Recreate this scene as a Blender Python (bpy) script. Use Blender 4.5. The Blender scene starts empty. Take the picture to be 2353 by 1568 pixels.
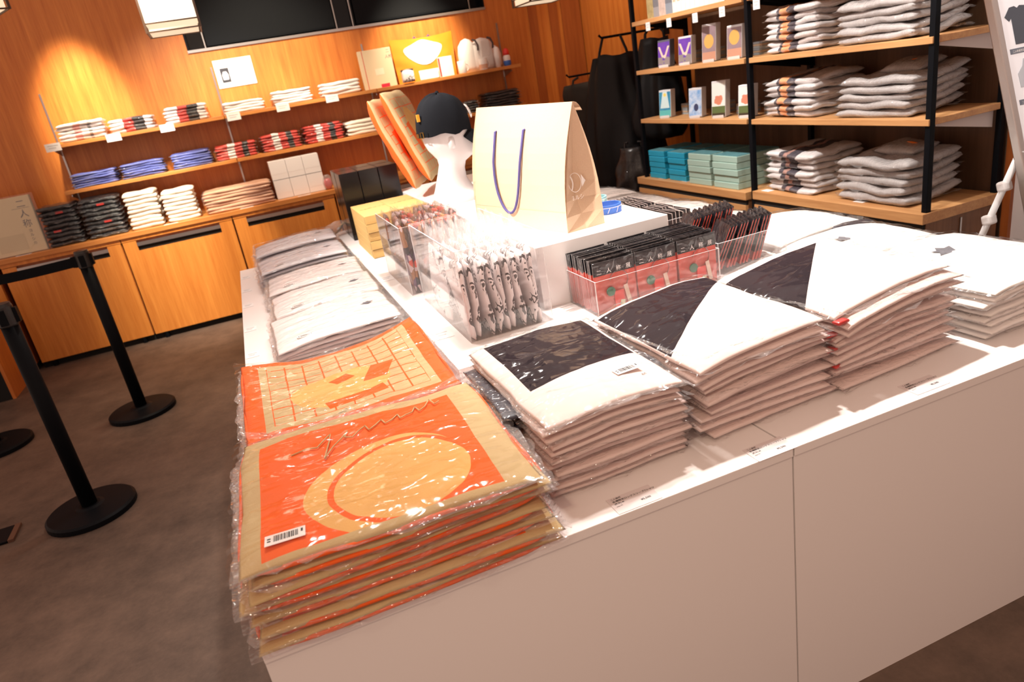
import bpy, bmesh, math, random
from math import sin, cos, pi, radians, sqrt, hypot
from mathutils import Vector, Matrix, Euler, noise

random.seed(7)
S = bpy.context.scene
COL = S.collection
# ------------------------------------------------------------------ camera
YAW, PIT, ROL, FPX = 0.305645469, 0.364321731, -0.175103692, 1615.73525
CX, CY = 1176.5, 784.0
CAM = Vector((0, 0, 1.5))
Fw = Vector((sin(YAW) * cos(PIT), cos(YAW) * cos(PIT), -sin(PIT)))
R0 = Vector((cos(YAW), -sin(YAW), 0)); U0 = R0.cross(Fw)
Rt = R0 * cos(ROL) + U0 * sin(ROL); Up = -R0 * sin(ROL) + U0 * cos(ROL)
cd = bpy.data.cameras.new('camera'); cam = bpy.data.objects.new('camera', cd); COL.objects.link(cam)
cd.sensor_fit = 'HORIZONTAL'; cd.sensor_width = 36.0; cd.lens = 36.0 * FPX / 2353.0
cd.clip_start = 0.02; cd.clip_end = 60
M = Matrix((Rt, Up, -Fw)).transposed().to_4x4(); M.translation = CAM
cam.matrix_world = M
cd.dof.use_dof = True; cd.dof.focus_distance = 1.75; cd.dof.aperture_fstop = 5.0
S.camera = cam


def ray(x, y): return Fw + Rt * ((x - CX) / FPX) - Up * ((y - CY) / FPX)
def pz(x, y, z): d = ray(x, y); return CAM + d * ((z - CAM.z) / d.z)
def py(x, y, Y): d = ray(x, y); return CAM + d * (Y / d.y)
def pxx(x, y, X): d = ray(x, y); return CAM + d * (X / d.x)


# ------------------------------------------------------------------ world, lights, exposure
W = bpy.data.worlds.new('world'); S.world = W; W.use_nodes = True
W.node_tree.nodes['Background'].inputs[0].default_value = (1.0, 0.66, 0.52, 1)
W.node_tree.nodes['Background'].inputs[1].default_value = 0.42
S.view_settings.view_transform = 'Standard'; S.view_settings.look = 'None'
S.view_settings.exposure = 0.75; S.view_settings.gamma = 1.0; S.view_settings.use_curve_mapping = False
S.cycles.transparent_max_bounces = 24
S.cycles.use_denoising = True
S.cycles.sample_clamp_indirect = 6


def spot(name, loc, aim, energy, col, size, blend=0.8, rad=0.05):
    L = bpy.data.lights.new(name, 'SPOT'); L.energy = energy; L.color = col; L.spot_size = radians(size)
    L.spot_blend = blend; L.shadow_soft_size = rad
    o = bpy.data.objects.new(name, L); COL.objects.link(o); o.location = loc
    o.rotation_euler = (Vector(aim) - Vector(loc)).to_track_quat('-Z', 'Y').to_euler()
    return o


WARM = (1.0, 0.85, 0.62); NEU = (1.0, 0.93, 0.86)
spot('track_spot_table', (1.55, 2.15, 3.1), (1.35, 1.45, 0.8), 330, NEU, 62, 1.0, 0.05)
spot('track_spot_table_end', (0.25, 2.3, 3.1), (0.1, 1.6, 0.8), 66, NEU, 75, 1.0, 0.07)
spot('track_spot_plinth', (0.8, 2.9, 3.1), (0.75, 2.4, 0.9), 150, NEU, 70, 1.0, 0.06)
spot('track_spot_side_row', (0.1, 3.9, 3.1), (0.15, 3.2, 0.8), 55, NEU, 75, 1.0, 0.06)
spot('track_spot_wall', (-0.95, 5.55, 2.95), (-0.97, 6.3, 1.62), 330, WARM, 34, 1.0, 0.05)
spot('track_spot_wall', (0.35, 5.1, 3.0), (0.40, 6.3, 1.6), 175, WARM, 62, 1.0, 0.05)
spot('track_spot_wall', (1.65, 5.5, 2.95), (1.62, 6.3, 1.66), 260, WARM, 42, 1.0, 0.05)
spot('track_spot_cabinet', (-0.6, 4.3, 3.1), (-0.42, 5.9, 0.62), 320, WARM, 40, 1.0, 0.08)
spot('track_spot_shelf', (-0.3, 4.6, 3.0), (-0.10, 6.1, 1.10), 260, NEU, 60, 1.0, 0.05)
spot('fill_spot_floor', (-0.5, 4.5, 3.1), (-0.45, 4.9, 0.0), 85, WARM, 50, 1.0, 0.08)  # unseen lamp added to brighten the floor by the cabinets
spot('track_spot_corner', (2.3, 5.2, 3.1), (3.0, 5.6, 2.0), 60, WARM, 60, 1.0, 0.05)
spot('track_spot_aisle', (-0.7, -0.5, 2.9), (0.75, 1.1, 0.75), 42, (1.0, 0.74, 0.5), 62, 1.0, 0.05)
spot('fill_spot_end', (1.7, 2.0, 2.9), (3.05, 2.02, 0.7), 70, NEU, 34, 1.0, 0.04)  # extra lamp put in to lift the dim painted wall strip
spot('fill_spot_sign', (1.95, 0.5, 3.0), (2.75, 1.75, 1.2), 85, NEU, 50, 1.0, 0.05)  # added fill that whitens the sign board, no known fixture
spot('track_spot_bag', (-0.75, 1.65, 2.9), (0.85, 2.28, 1.15), 420, NEU, 30, 0.9, 0.03)
spot('track_spot_head', (-0.7, 2.7, 2.9), (0.68, 3.42, 1.2), 300, NEU, 32, 0.9, 0.04)
spot('track_spot_rack', (1.45, 3.8, 2.9), (2.70, 3.75, 1.05), 150, NEU, 58, 1.0, 0.05)
spot('track_spot_rack', (1.45, 2.6, 2.9), (2.70, 2.65, 1.0), 150, NEU, 58, 1.0, 0.05)


# ------------------------------------------------------------------ node helpers
class V:
    """a float socket with arithmetic"""
    def __init__(s, t, sock): s.t = t; s.s = sock
    def _m(s, op, *a, clamp=False):
        n = s.t.nodes.new('ShaderNodeMath'); n.operation = op; n.use_clamp = clamp
        for i, v in enumerate((s,) + a):
            if isinstance(v, V): s.t.links.new(v.s, n.inputs[i])
            else: n.inputs[i].default_value = v
        return V(s.t, n.outputs[0])
    def __add__(s, o): return s._m('ADD', o)
    def __sub__(s, o): return s._m('SUBTRACT', o)
    def __mul__(s, o): return s._m('MULTIPLY', o)
    def __lt__(s, o): return s._m('LESS_THAN', o)
    def __gt__(s, o): return s._m('GREATER_THAN', o)
    def abs(s): return s._m('ABSOLUTE')
    def min(s, o): return s._m('MINIMUM', o)
    def max(s, o): return s._m('MAXIMUM', o)
    def wrap(s, p): return s._m('PINGPONG', p)
    def hyp(s, o): return (s * s + o * o)._m('SQRT')
    def rng(s, a, b): return (s > a) * (s < b)


def newmat(name):
    m = bpy.data.materials.new(name); m.use_nodes = True
    t = m.node_tree; b = t.nodes['Principled BSDF']
    return m, t, b


def mixc(t, fac, a, b):
    n = t.nodes.new('ShaderNodeMix'); n.data_type = 'RGBA'
    if isinstance(fac, V): t.links.new(fac.s, n.inputs[0])
    else: n.inputs[0].default_value = fac
    for i, c in ((6, a), (7, b)):
        if isinstance(c, (tuple, list)): n.inputs[i].default_value = (*c[:3], 1)
        else: t.links.new(c, n.inputs[i])
    return n.outputs[2]


def coords(t, scale=None, rot=None):
    n = t.nodes.new('ShaderNodeTexCoord'); s = n.outputs['Object']
    if scale or rot:
        mp = t.nodes.new('ShaderNodeMapping'); t.links.new(s, mp.inputs[0])
        if scale: mp.inputs['Scale'].default_value = scale
        if rot: mp.inputs['Rotation'].default_value = rot
        s = mp.outputs[0]
    return s


def xyz(t):
    n = t.nodes.new('ShaderNodeSeparateXYZ'); t.links.new(coords(t), n.inputs[0])
    return [V(t, n.outputs[i]) for i in range(3)]


def tnoise(t, vec, scale, detail=3, rough=0.55):
    n = t.nodes.new('ShaderNodeTexNoise'); n.inputs['Scale'].default_value = scale
    n.inputs['Detail'].default_value = detail; n.inputs['Roughness'].default_value = rough
    t.links.new(vec, n.inputs['Vector'])
    return V(t, n.outputs[0])


def bump(t, h, strength, dist=0.01):
    n = t.nodes.new('ShaderNodeBump'); n.inputs['Strength'].default_value = strength
    n.inputs['Distance'].default_value = dist; t.links.new(h.s, n.inputs['Height'])
    return n.outputs[0]


def crease(t, scale, stretch=(1.0, 2.4, 1.0)):
    """height field of thin sharp creases, as in pulled cellophane"""
    out = None
    for k, (sc, w, rt) in enumerate(((1.0, 1.0, 0.4), (2.3, 0.5, -0.7))):
        n = t.nodes.new('ShaderNodeTexNoise'); n.inputs['Scale'].default_value = scale * sc; n.inputs['Detail'].default_value = 1.0
        n.inputs['Distortion'].default_value = 0.8
        t.links.new(coords(t, stretch, (0, 0, rt)), n.inputs['Vector'])
        r = ((V(t, n.outputs[0]) - 0.5).abs() * -5.0 + 1.0)._m('MAXIMUM', 0.0)
        r = (r * r) * w
        out = r if out is None else out + r
    return out


def simple(name, col, rough=0.6, metal=0.0, var=0.0, vscale=8.0, stretch=None, coat=0.0, crinkle=0.0, cscale=22.0, bmp=0.0, bscale=60.0,
           spec=0.5, emit=None, estr=0.0, trans=0.0):
    m, t, b = newmat(name)
    b.inputs['Base Color'].default_value = (*col, 1); b.inputs['Roughness'].default_value = rough
    b.inputs['Metallic'].default_value = metal; b.inputs['Specular IOR Level'].default_value = spec
    if var:
        n = tnoise(t, coords(t, stretch), vscale)
        f = (n - 0.5) * (2.0 * var) + 0.5
        t.links.new(mixc(t, f, tuple(c * 0.45 for c in col), tuple(min(1, c * 1.5) for c in col)), b.inputs['Base Color'])
    if coat:
        b.inputs['Coat Weight'].default_value = coat; b.inputs['Coat Roughness'].default_value = 0.12
    if crinkle:
        t.links.new(bump(t, crease(t, cscale * 0.4), crinkle, 0.006), b.inputs['Coat Normal'])
    if bmp:
        t.links.new(bump(t, tnoise(t, coords(t), bscale), bmp, 0.004), b.inputs['Normal'])
    if emit:
        b.inputs['Emission Color'].default_value = (*emit, 1); b.inputs['Emission Strength'].default_value = estr
    if trans: b.inputs['Transmission Weight'].default_value = trans
    return m


def clear(name, tint=(1, 1, 1), gloss=0.12, rough=0.08, crinkle=0.0, cscale=30.0, haze=0.0, fres=1.0):
    """thin clear plastic: mostly see-through, a glossy film on top, an optional milky haze"""
    m, t, b = newmat(name); t.nodes.remove(b)
    out = t.nodes['Material Output']
    tr = t.nodes.new('ShaderNodeBsdfTransparent'); tr.inputs[0].default_value = (*tint, 1)
    gl = t.nodes.new('ShaderNodeBsdfGlossy'); gl.inputs['Roughness'].default_value = rough
    lw = t.nodes.new('ShaderNodeLayerWeight')
    if crinkle:
        nb = bump(t, crease(t, cscale * 0.4), crinkle, 0.006)
        t.links.new(nb, gl.inputs['Normal']); t.links.new(nb, lw.inputs['Normal'])
    fc = V(t, lw.outputs['Facing'])
    f = fc._m('POWER', 5.0) * fres + gloss + 0.02
    mx = t.nodes.new('ShaderNodeMixShader'); t.links.new(f._m('MINIMUM', 1.0).s, mx.inputs[0])
    t.links.new(tr.outputs[0], mx.inputs[1]); t.links.new(gl.outputs[0], mx.inputs[2])
    s = mx.outputs[0]
    if haze:
        df = t.nodes.new('ShaderNodeBsdfDiffuse'); df.inputs[0].default_value = (0.9, 0.88, 0.88, 1)
        m2 = t.nodes.new('ShaderNodeMixShader'); m2.inputs[0].default_value = haze
        t.links.new(s, m2.inputs[1]); t.links.new(df.outputs[0], m2.inputs[2]); s = m2.outputs[0]
    t.links.new(s, out.inputs[0])
    return m


def wood(name, c1, c2, scale=1.0, rough=0.35, axis=2, coat=0.0, planks=0.0):
    m, t, b = newmat(name)
    st = [14.0, 14.0, 14.0]; st[axis] = 0.7
    v = coords(t, tuple(s * scale for s in st))
    n = tnoise(t, v, 1.6, 5, 0.6); n2 = tnoise(t, coords(t, tuple(3.5 * s * scale for s in st)), 2.2, 3, 0.5)
    f = (n * 0.65 + n2 * 0.35 - 0.5) * 2.4 + 0.5
    if planks:
        x, y, z = xyz(t)
        q = ((y * (1.0 / planks))._m('FLOOR') * 12.9898)._m('SINE') * 43758.5
        f = f * 0.7 + q._m('FRACT') * 0.45 - 0.08
    f = f._m('MULTIPLY', 1.0, clamp=True)
    t.links.new(mixc(t, f, c1, c2), b.inputs['Base Color'])
    b.inputs['Roughness'].default_value = rough
    if coat: b.inputs['Coat Weight'].default_value = coat
    t.links.new(bump(t, n2, 0.08, 0.002), b.inputs['Normal'])
    return m


def banded(name, axis, bands, rough=0.7, coat=0.8, crinkle=0.5, wob=0.02, half=0.15, seam=None):
    """fabric with printed bands along one axis; bands = [(upper limit as share of the half width, colour)...]"""
    m, t, b = newmat(name)
    p = xyz(t); a = p[axis] * (1.0 / half)
    a = a + (tnoise(t, coords(t), 18.0) - 0.5) * (wob * 8)
    out = bands[0][1]
    for (lim, c), (pl, pc) in zip(bands[1:], bands[:-1]):
        out = mixc(t, a > pl, out, c)
    n = (tnoise(t, coords(t), 30) - 0.5) * 1.2 + 0.5
    t.links.new(mixc(t, n * 0.25, out, (0.1, 0.08, 0.09)), b.inputs['Base Color'])
    b.inputs['Roughness'].default_value = rough
    b.inputs['Coat Weight'].default_value = coat; b.inputs['Coat Roughness'].default_value = 0.1
    t.links.new(bump(t, crease(t, 12), crinkle, 0.006), b.inputs['Coat Normal'])
    return m


# ------------------------------------------------------------------ mesh helpers
class MB:
    def __init__(s): s.v = []; s.f = []; s.m = []
    def add(s, vs, fs, mi=0):
        o = len(s.v); s.v += [tuple(v) for v in vs]; s.f += [tuple(i + o for i in f) for f in fs]; s.m += [mi] * len(fs); return s
    def box(s, c, d, mi=0, rot=None, bev=0.0, top=(1, 1)):
        x, y, z = (k / 2 for k in d)
        if bev <= 0:
            vs = [Vector((a * x * (top[0] if e > 0 else 1), b * y * (top[1] if e > 0 else 1), e * z)) for e in (-1, 1) for a, b in ((-1, -1), (1, -1), (1, 1), (-1, 1))]
            fs = [(3, 2, 1, 0), (4, 5, 6, 7), (0, 1, 5, 4), (1, 2, 6, 5), (2, 3, 7, 6), (3, 0, 4, 7)]
        else:
            bm = bmesh.new(); bmesh.ops.create_cube(bm, size=1, matrix=Matrix.Diagonal((2 * x, 2 * y, 2 * z, 1)))
            bmesh.ops.bevel(bm, geom=bm.edges[:], offset=min(bev, min(x, y, z) * 0.9), segments=2, affect='EDGES', profile=0.5)
            bm.verts.ensure_lookup_table(); bm.verts.index_update()
            vs = [v.co.copy() for v in bm.verts]; fs = [tuple(v.index for v in f.verts) for f in bm.faces]; bm.free()
        if rot is not None: vs = [rot @ v for v in vs]
        return s.add([Vector(c) + v for v in vs], fs, mi)
    def b2(s, lo, hi, mi=0, bev=0.0):
        return s.box([(a + b) / 2 for a, b in zip(lo, hi)], [abs(b - a) for a, b in zip(lo, hi)], mi, None, bev)
    def lathe(s, prof, seg=24, c=(0, 0, 0), mi=0, caps=True, sq=1.0):
        vs = []; n = len(prof)
        for r, z in prof:
            for i in range(seg):
                a = 2 * pi * i / seg; vs.append((c[0] + r * cos(a), c[1] + r * sin(a) * sq, c[2] + z))
        fs = [(j * seg + i, j * seg + (i + 1) % seg, (j + 1) * seg + (i + 1) % seg, (j + 1) * seg + i) for j in range(n - 1) for i in range(seg)]
        if caps: fs += [tuple(range(seg))[::-1], tuple((n - 1) * seg + i for i in range(seg))]
        return s.add(vs, fs, mi)
    def tube(s, pts, r, seg=8, mi=0, closed=False):
        pts = [Vector(p) for p in pts]; n = len(pts); vs = []; nrm = None
        for i, p in enumerate(pts):
            a = pts[(i - 1) % n] if (i or closed) else p; b = pts[(i + 1) % n] if (i < n - 1 or closed) else p
            t = (b - a).normalized()
            if nrm is None: nrm = t.orthogonal().normalized()
            nrm = (nrm - t * nrm.dot(t)).normalized(); bi = t.cross(nrm)
            rr = r[i] if isinstance(r, (list, tuple)) else r
            for k in range(seg):
                an = 2 * pi * k / seg; vs.append(p + nrm * (rr * cos(an)) + bi * (rr * sin(an)))
        m = n if closed else n - 1
        fs = [(j * seg + k, j * seg + (k + 1) % seg, ((j + 1) % n) * seg + (k + 1) % seg, ((j + 1) % n) * seg + k) for j in range(m) for k in range(seg)]
        if not closed: fs += [tuple(range(seg))[::-1], tuple((n - 1) * seg + k for k in range(seg))]
        return s.add(vs, fs, mi)
    def prism(s, poly, z0, z1, mi=0):
        n = len(poly); vs = [(x, y, z0) for x, y in poly] + [(x, y, z1) for x, y in poly]
        fs = [tuple(range(n))[::-1], tuple(range(n, 2 * n))] + [(i, (i + 1) % n, n + (i + 1) % n, n + i) for i in range(n)]
        return s.add(vs, fs, mi)
    def grid(s, nu, nv, fn, mi=0, skip=None):
        vs = [fn(i / nu, j / nv) for j in range(nv + 1) for i in range(nu + 1)]
        fs = [(j * (nu + 1) + i, j * (nu + 1) + i + 1, (j + 1) * (nu + 1) + i + 1, (j + 1) * (nu + 1) + i) for j in range(nv) for i in range(nu) if not (skip and skip(i, j))]
        return s.add(vs, fs, mi)
    def xf(s, mat): s.v = [tuple(mat @ Vector(v)) for v in s.v]; return s
    def mesh(s, name, mats, smooth=False):
        me = bpy.data.meshes.new(name); me.from_pydata(s.v, [], s.f)
        for m in (mats if isinstance(mats, (list, tuple)) else [mats]): me.materials.append(m)
        me.polygons.foreach_set('material_index', s.m)
        if smooth: me.polygons.foreach_set('use_smooth', [True] * len(s.f))
        me.validate(); me.update()
        return me


def obj(name, me, parent=None, loc=(0, 0, 0), rot=(0, 0, 0), mats=None, smooth=False, label=None):
    if isinstance(me, MB): me = me.mesh(name, mats, smooth)
    o = bpy.data.objects.new(name, me); COL.objects.link(o)
    o.location = loc; o.rotation_euler = rot
    if parent: o.parent = parent
    if label: o['label'] = label
    return o


def tag(o, label, cat, group=None):
    o['label'] = label; o['category'] = cat
    if group: o['group'] = group
    return o


def thing(name, label, cat, loc=(0, 0, 0), rot=(0, 0, 0), group=None):
    o = bpy.data.objects.new(name, None); COL.objects.link(o); o.empty_display_size = 0.05
    o.location = loc; o.rotation_euler = rot
    return tag(o, label, cat, group)


def struct(o): o['kind'] = 'structure'; return o


ORD = ['at the bottom', 'second from the bottom', 'third from the bottom', 'fourth from the bottom', 'fifth from the bottom', 'sixth from the bottom',
       'seventh from the bottom', 'eighth from the bottom', 'ninth from the bottom', 'tenth from the bottom', 'eleventh from the bottom', 'twelfth from the bottom']
def ordn(i, n): return 'on top' if i == n - 1 else ORD[i]
NTH = ['first', 'second', 'third', 'fourth', 'fifth', 'sixth', 'seventh', 'eighth', 'ninth', 'tenth', 'eleventh', 'twelfth', 'thirteenth', 'fourteenth', 'fifteenth', 'sixteenth',
       'seventeenth', 'eighteenth', 'nineteenth', 'twentieth', 'twenty-first', 'twenty-second', 'twenty-third', 'twenty-fourth', 'twenty-fifth', 'twenty-sixth']

_txt = {}
def text_mesh(body, size, mat, align='LEFT', bold=0.0):
    k = (body, size, mat.name, align, bold)
    if k in _txt: return _txt[k]
    cu = bpy.data.curves.new('lettering', 'FONT'); cu.body = body; cu.size = size; cu.align_x = align; cu.offset = bold
    cu.resolution_u = 2
    o = bpy.data.objects.new('lettering', cu); COL.objects.link(o)
    dg = bpy.context.evaluated_depsgraph_get(); me = bpy.data.meshes.new_from_object(o.evaluated_get(dg))
    bpy.data.objects.remove(o); bpy.data.curves.remove(cu)
    me.materials.clear(); me.materials.append(mat); _txt[k] = me
    return me


def nz(x, y, z=0.0): return noise.noise(Vector((x, y, z)))


# samples clustered near the rim so pillow edges are round
def clus(t): u = 2 * t - 1; return math.copysign(1 - (1 - abs(u)) ** 1.7, u)


def slab(w, d, h, seed=0, n=12, p=9.0, wr=0.004, sag=None, fq=9.0, mi=0, jag=0.006, rim_z=0.5, mi2=0):
    """a soft folded textile: two sheets welded at a rounded rim, wrinkled, origin at its bottom centre"""
    mb = MB(); idx = {}
    def prof(u, v): return sqrt(max(0.0, (1 - abs(u) ** p))) * sqrt(max(0.0, (1 - abs(v) ** p)))
    def P(i, j, sgn):
        u, v = clus(i / n), clus(j / n)
        x, y = u * w / 2, v * d / 2
        x += jag * nz(y * 11, seed * 3.1, u * 0.7) * abs(u); y += jag * nz(x * 11, seed * 5.7 + 9, v * 0.7) * abs(v)
        q = prof(u, v); z = h * rim_z + (h * (1 - rim_z) * q if sgn > 0 else -h * rim_z * q)
        z += wr * nz(x * fq, y * fq, seed * 7.3) * (1.0 if sgn > 0 else 0.7)
        z += wr * 0.5 * nz(x * fq * 2.7, y * fq * 2.7, seed * 2.3 + 4) * q
        if sag: z += sag(x, y)
        return (x, y, z)
    for sgn in (1, -1):
        for j in range(n + 1):
            for i in range(n + 1):
                rim = i in (0, n) or j in (0, n); k = (i, j, 0 if rim else sgn)
                if k not in idx: idx[k] = len(mb.v); mb.v.append(P(i, j, sgn))
    for sgn in (1, -1):
        for j in range(n):
            for i in range(n):
                q = []
                for a, b in ((i, j), (i + 1, j), (i + 1, j + 1), (i, j + 1)):
                    rim = a in (0, n) or b in (0, n); q.append(idx[(a, b, 0 if rim else sgn)])
                mb.f.append(tuple(q if sgn > 0 else q[::-1])); mb.m.append(mi if sgn > 0 else mi2)
    return mb


def flange(w, d, h, seed, out=0.016, n=26, sag=None):
    """the crumpled sealed rim of a clear bag that sticks out around a garment"""
    mb = MB(); per = 4 * n
    def edge(k):
        s, t = divmod(k % per, n); t = t / n * 2 - 1
        return [(t, -1), (1, t), (-t, 1), (-1, -t)][s]
    for ring in range(3):
        for k in range(per):
            u, v = edge(k); x, y = u * w / 2 * 0.985, v * d / 2 * 0.985
            l = hypot(u, v); e = out * ring / 2 * (0.55 + 0.9 * abs(nz(k * 0.31, seed * 3.3, 1)) + 0.35 * nz(k * 0.9, seed))
            z = h * 0.5 + (nz(k * 0.27, seed * 1.7, ring) * 0.9 + nz(k * 0.83, seed, 5) * 0.5) * h * 0.45 * (0.4 + ring * 0.5) + (sag(x, y) if sag else 0)
            mb.v.append((x + e * u / l * 1.2, y + e * v / l * 1.2, z))
    for ring in range(2):
        for k in range(per):
            a, b = ring * per + k, ring * per + (k + 1) % per
            mb.f.append((a, b, b + per, a + per)); mb.m.append(0)
    return mb


def film(w, d, z, seed, out=0.02, n=26, amp=0.0035, sag=None):
    """clear film lying over the top of a garment, loose and creased"""
    mb = MB()
    def fn(a, b):
        u, v = 2 * a - 1, 2 * b - 1
        x, y = u * (w / 2 + out * (0.7 + 0.5 * nz(v * 6, seed))), v * (d / 2 + out * (0.7 + 0.5 * nz(u * 6, seed + 3)))
        r = max(abs(u), abs(v)) ** 10
        ridge = 0.5 + 0.7 * nz(x * 7, y * 7, seed) + 0.55 * max(0, 1 - 7 * abs(nz(x * 9, y * 14, seed + 8))) + 0.35 * max(0, 1 - 5 * abs(nz(x * 21 + y * 9, y * 24 - x * 6, seed + 2)))
        zz = z + 0.0018 + amp * ridge - r * 0.012 + (sag(x, y) if sag else 0)
        return (x, y, zz)
    mb.grid(n, n, fn)
    return mb

# ------------------------------------------------------------------ materials
m_white = simple('white_laminate', (0.83, 0.80, 0.79), 0.32, bmp=0.02, bscale=40)
m_wall_wood = wood('honey_veneer', (0.42, 0.105, 0.016), (0.66, 0.235, 0.045), 1.0, 0.38, 2)
m_cab_wood = wood('cabinet_veneer', (0.56, 0.17, 0.026), (0.80, 0.32, 0.065), 1.0, 0.36, 2)
m_shelf_wood = wood('shelf_veneer', (0.50, 0.16, 0.03), (0.70, 0.30, 0.08), 1.0, 0.4, 0)
m_red_wood = wood('reddish_veneer', (0.26, 0.06, 0.012), (0.42, 0.12, 0.025), 1.0, 0.4, 2)
m_oak = wood('pale_oak', (0.42, 0.19, 0.07), (0.66, 0.37, 0.16), 1.0, 0.45, 1)
m_walnut = wood('walnut', (0.045, 0.023, 0.013), (0.145, 0.076, 0.041), 0.8, 0.5, 2, planks=0.13)
m_walnut_side = wood('walnut_side', (0.12, 0.05, 0.022), (0.26, 0.12, 0.055), 0.8, 0.45, 2)
m_black = simple('black_powder_coat', (0.004, 0.005, 0.007), 0.5, spec=0.09)
m_blackgap = simple('black_gap', (0.004, 0.004, 0.004), 0.9)
m_steel = simple('brushed_steel', (0.55, 0.53, 0.52), 0.3, 1.0)
m_glassdark = simple('dark_glazing', (0.005, 0.006, 0.008), 0.08, spec=0.25)
m_blind = simple('black_roller_blind', (0.007, 0.008, 0.010), 0.85, spec=0.15)
m_plaster = simple('white_paint', (0.70, 0.64, 0.62), 0.7)
m_card = simple('white_card', (0.82, 0.80, 0.79), 0.6)
m_ink = simple('black_ink', (0.012, 0.012, 0.014), 0.6)
m_ink_grey = simple('grey_ink', (0.13, 0.13, 0.15), 0.6)
m_brass = simple('brass', (0.55, 0.33, 0.08), 0.3, 1.0)
m_film = clear('clear_film', (0.997, 0.995, 0.99), 0.028, 0.10, 0.42, 9, 0.0, 0.5)
m_flange = clear('crumpled_film', (0.99, 0.975, 0.97), 0.08, 0.09, 0.8, 34, 0.08, 0.6)
m_acrylic = clear('clear_acrylic', (0.985, 0.98, 0.98), 0.015, 0.03, 0.0, 1, 0.03)
m_acrylic_edge = clear('acrylic_edge', (0.95, 0.95, 0.95), 0.05, 0.2, 0.0, 1, 0.55)

# concrete floor
m_floor, t, b = newmat('polished_concrete')
n1 = tnoise(t, coords(t), 1.6, 6, 0.62); n2 = tnoise(t, coords(t), 9.0, 6, 0.7); n3 = tnoise(t, coords(t), 60.0, 3, 0.6)
f = (n1 * 0.5 + n2 * 0.38 + n3 * 0.12 - 0.5) * 3.0 + 0.5
t.links.new(mixc(t, f._m('MULTIPLY', 1.0, clamp=True), (0.036, 0.024, 0.018), (0.165, 0.108, 0.078)), b.inputs['Base Color'])
b.inputs['Roughness'].default_value = 0.55
t.links.new(bump(t, n2, 0.05, 0.004), b.inputs['Normal'])

# ------------------------------------------------------------------ the room
struct(obj('floor', MB().b2((-3.5, -1.0, -0.05), (4.2, 6.35, 0.0)), mats=m_floor))
YW = 6.30
wb = struct(obj('wall_back', MB().b2((-4.0, YW, 0), (3.17, YW + 0.12, 2.03)).b2((-4.0, YW, 2.03), (-0.17, YW + 0.12, 3.3)).b2((2.27, YW, 2.03), (3.17, YW + 0.12, 3.3)), mats=m_wall_wood))
for x0, x1, dp in ((2.66, 2.74, 0.012), (2.86, 2.94, 0.012), (2.98, 3.16, 0.02)):
    obj('wood_panel', MB().b2((x0, YW - dp, 0.0), (x1, YW + 0.01, 3.3)), wb, mats=m_red_wood)
wr_ = struct(obj('wall_right', MB().b2((3.17, 4.40, 0), (3.27, YW + 0.12, 3.3)), mats=m_wall_wood))
obj('walnut_backing', MB().b2((3.03, 2.17, 0), (3.27, 4.40, 3.3)), wr_, mats=m_walnut)
obj('wood_panel', MB().b2((3.03, 2.135, 0), (3.27, 2.17, 3.3)), wr_, mats=m_red_wood)
obj('painted_panel', MB().b2((3.05, -0.6, 0), (3.27, 2.135, 3.3)), wr_, mats=m_plaster)

# dark window high in the back wall
w1 = struct(thing('window_1', 'x', 'x'))
for k in ('label', 'category'): del w1[k]
obj('window_frame', MB().b2((-0.17, YW - 0.012, 2.01), (2.27, YW + 0.10, 2.03)), w1, mats=m_steel)
obj('window_frame', MB().b2((-0.17, YW + 0.0, 2.03), (-0.155, YW + 0.10, 3.3)).b2((2.255, YW, 2.03), (2.27, YW + 0.10, 3.3)), w1, mats=m_black)
for x0, x1 in ((-0.155, 1.02), (1.02, 2.255)):
    obj('pane', MB().b2((x0, YW + 0.085, 2.03), (x1, YW + 0.095, 3.3)), w1, mats=m_glassdark)
for x0, x1 in ((-0.02, 0.98), (1.16, 2.13)):
    bl = obj('roller_blind', MB().b2((x0, YW + 0.045, 2.055), (x1, YW + 0.05, 3.3)), w1, mats=m_blind)
    obj('hem_bar', MB().b2((x0, YW + 0.04, 2.045), (x1, YW + 0.055, 2.06)), bl, mats=m_black)
for x in (-0.035, 0.995, 1.13, 2.15):
    obj('guide_rail', MB().b2((x - 0.004, YW + 0.05, 2.03), (x + 0.004, YW + 0.06, 3.3)), w1, mats=m_steel)

# ------------------------------------------------------------------ wall shelving and cabinets
for i, x in enumerate((-1.24, -0.04, 1.148, 2.35)):
    o = thing('shelf_standard', f'slim steel shelf upright on the wood wall, {NTH[i]} counting from the catalogue end', 'shelf upright', (x, YW, 0.85), group='shelf uprights')
    obj('channel', MB().box((0, -0.006, 0.52), (0.012, 0.012, 1.04)), o, mats=m_steel)
    for z in (0.32, 0.645):
        obj('bracket', MB().add([(-.003, -.01, z - .0), (.003, -.01, z), (.003, -.01, z - .05), (-.003, -.01, z - .05), (-.003, -.2, z), (.003, -.2, z), (.003, -.2, z - .012), (-.003, -.2, z - .012)],
            [(0, 1, 2, 3), (5, 4, 7, 6), (0, 4, 5, 1), (3, 2, 6, 7), (0, 3, 7, 4), (1, 5, 6, 2)]), o, mats=m_steel)
Z1, Z2, ZC = 1.531, 1.205, 0.842
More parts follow.
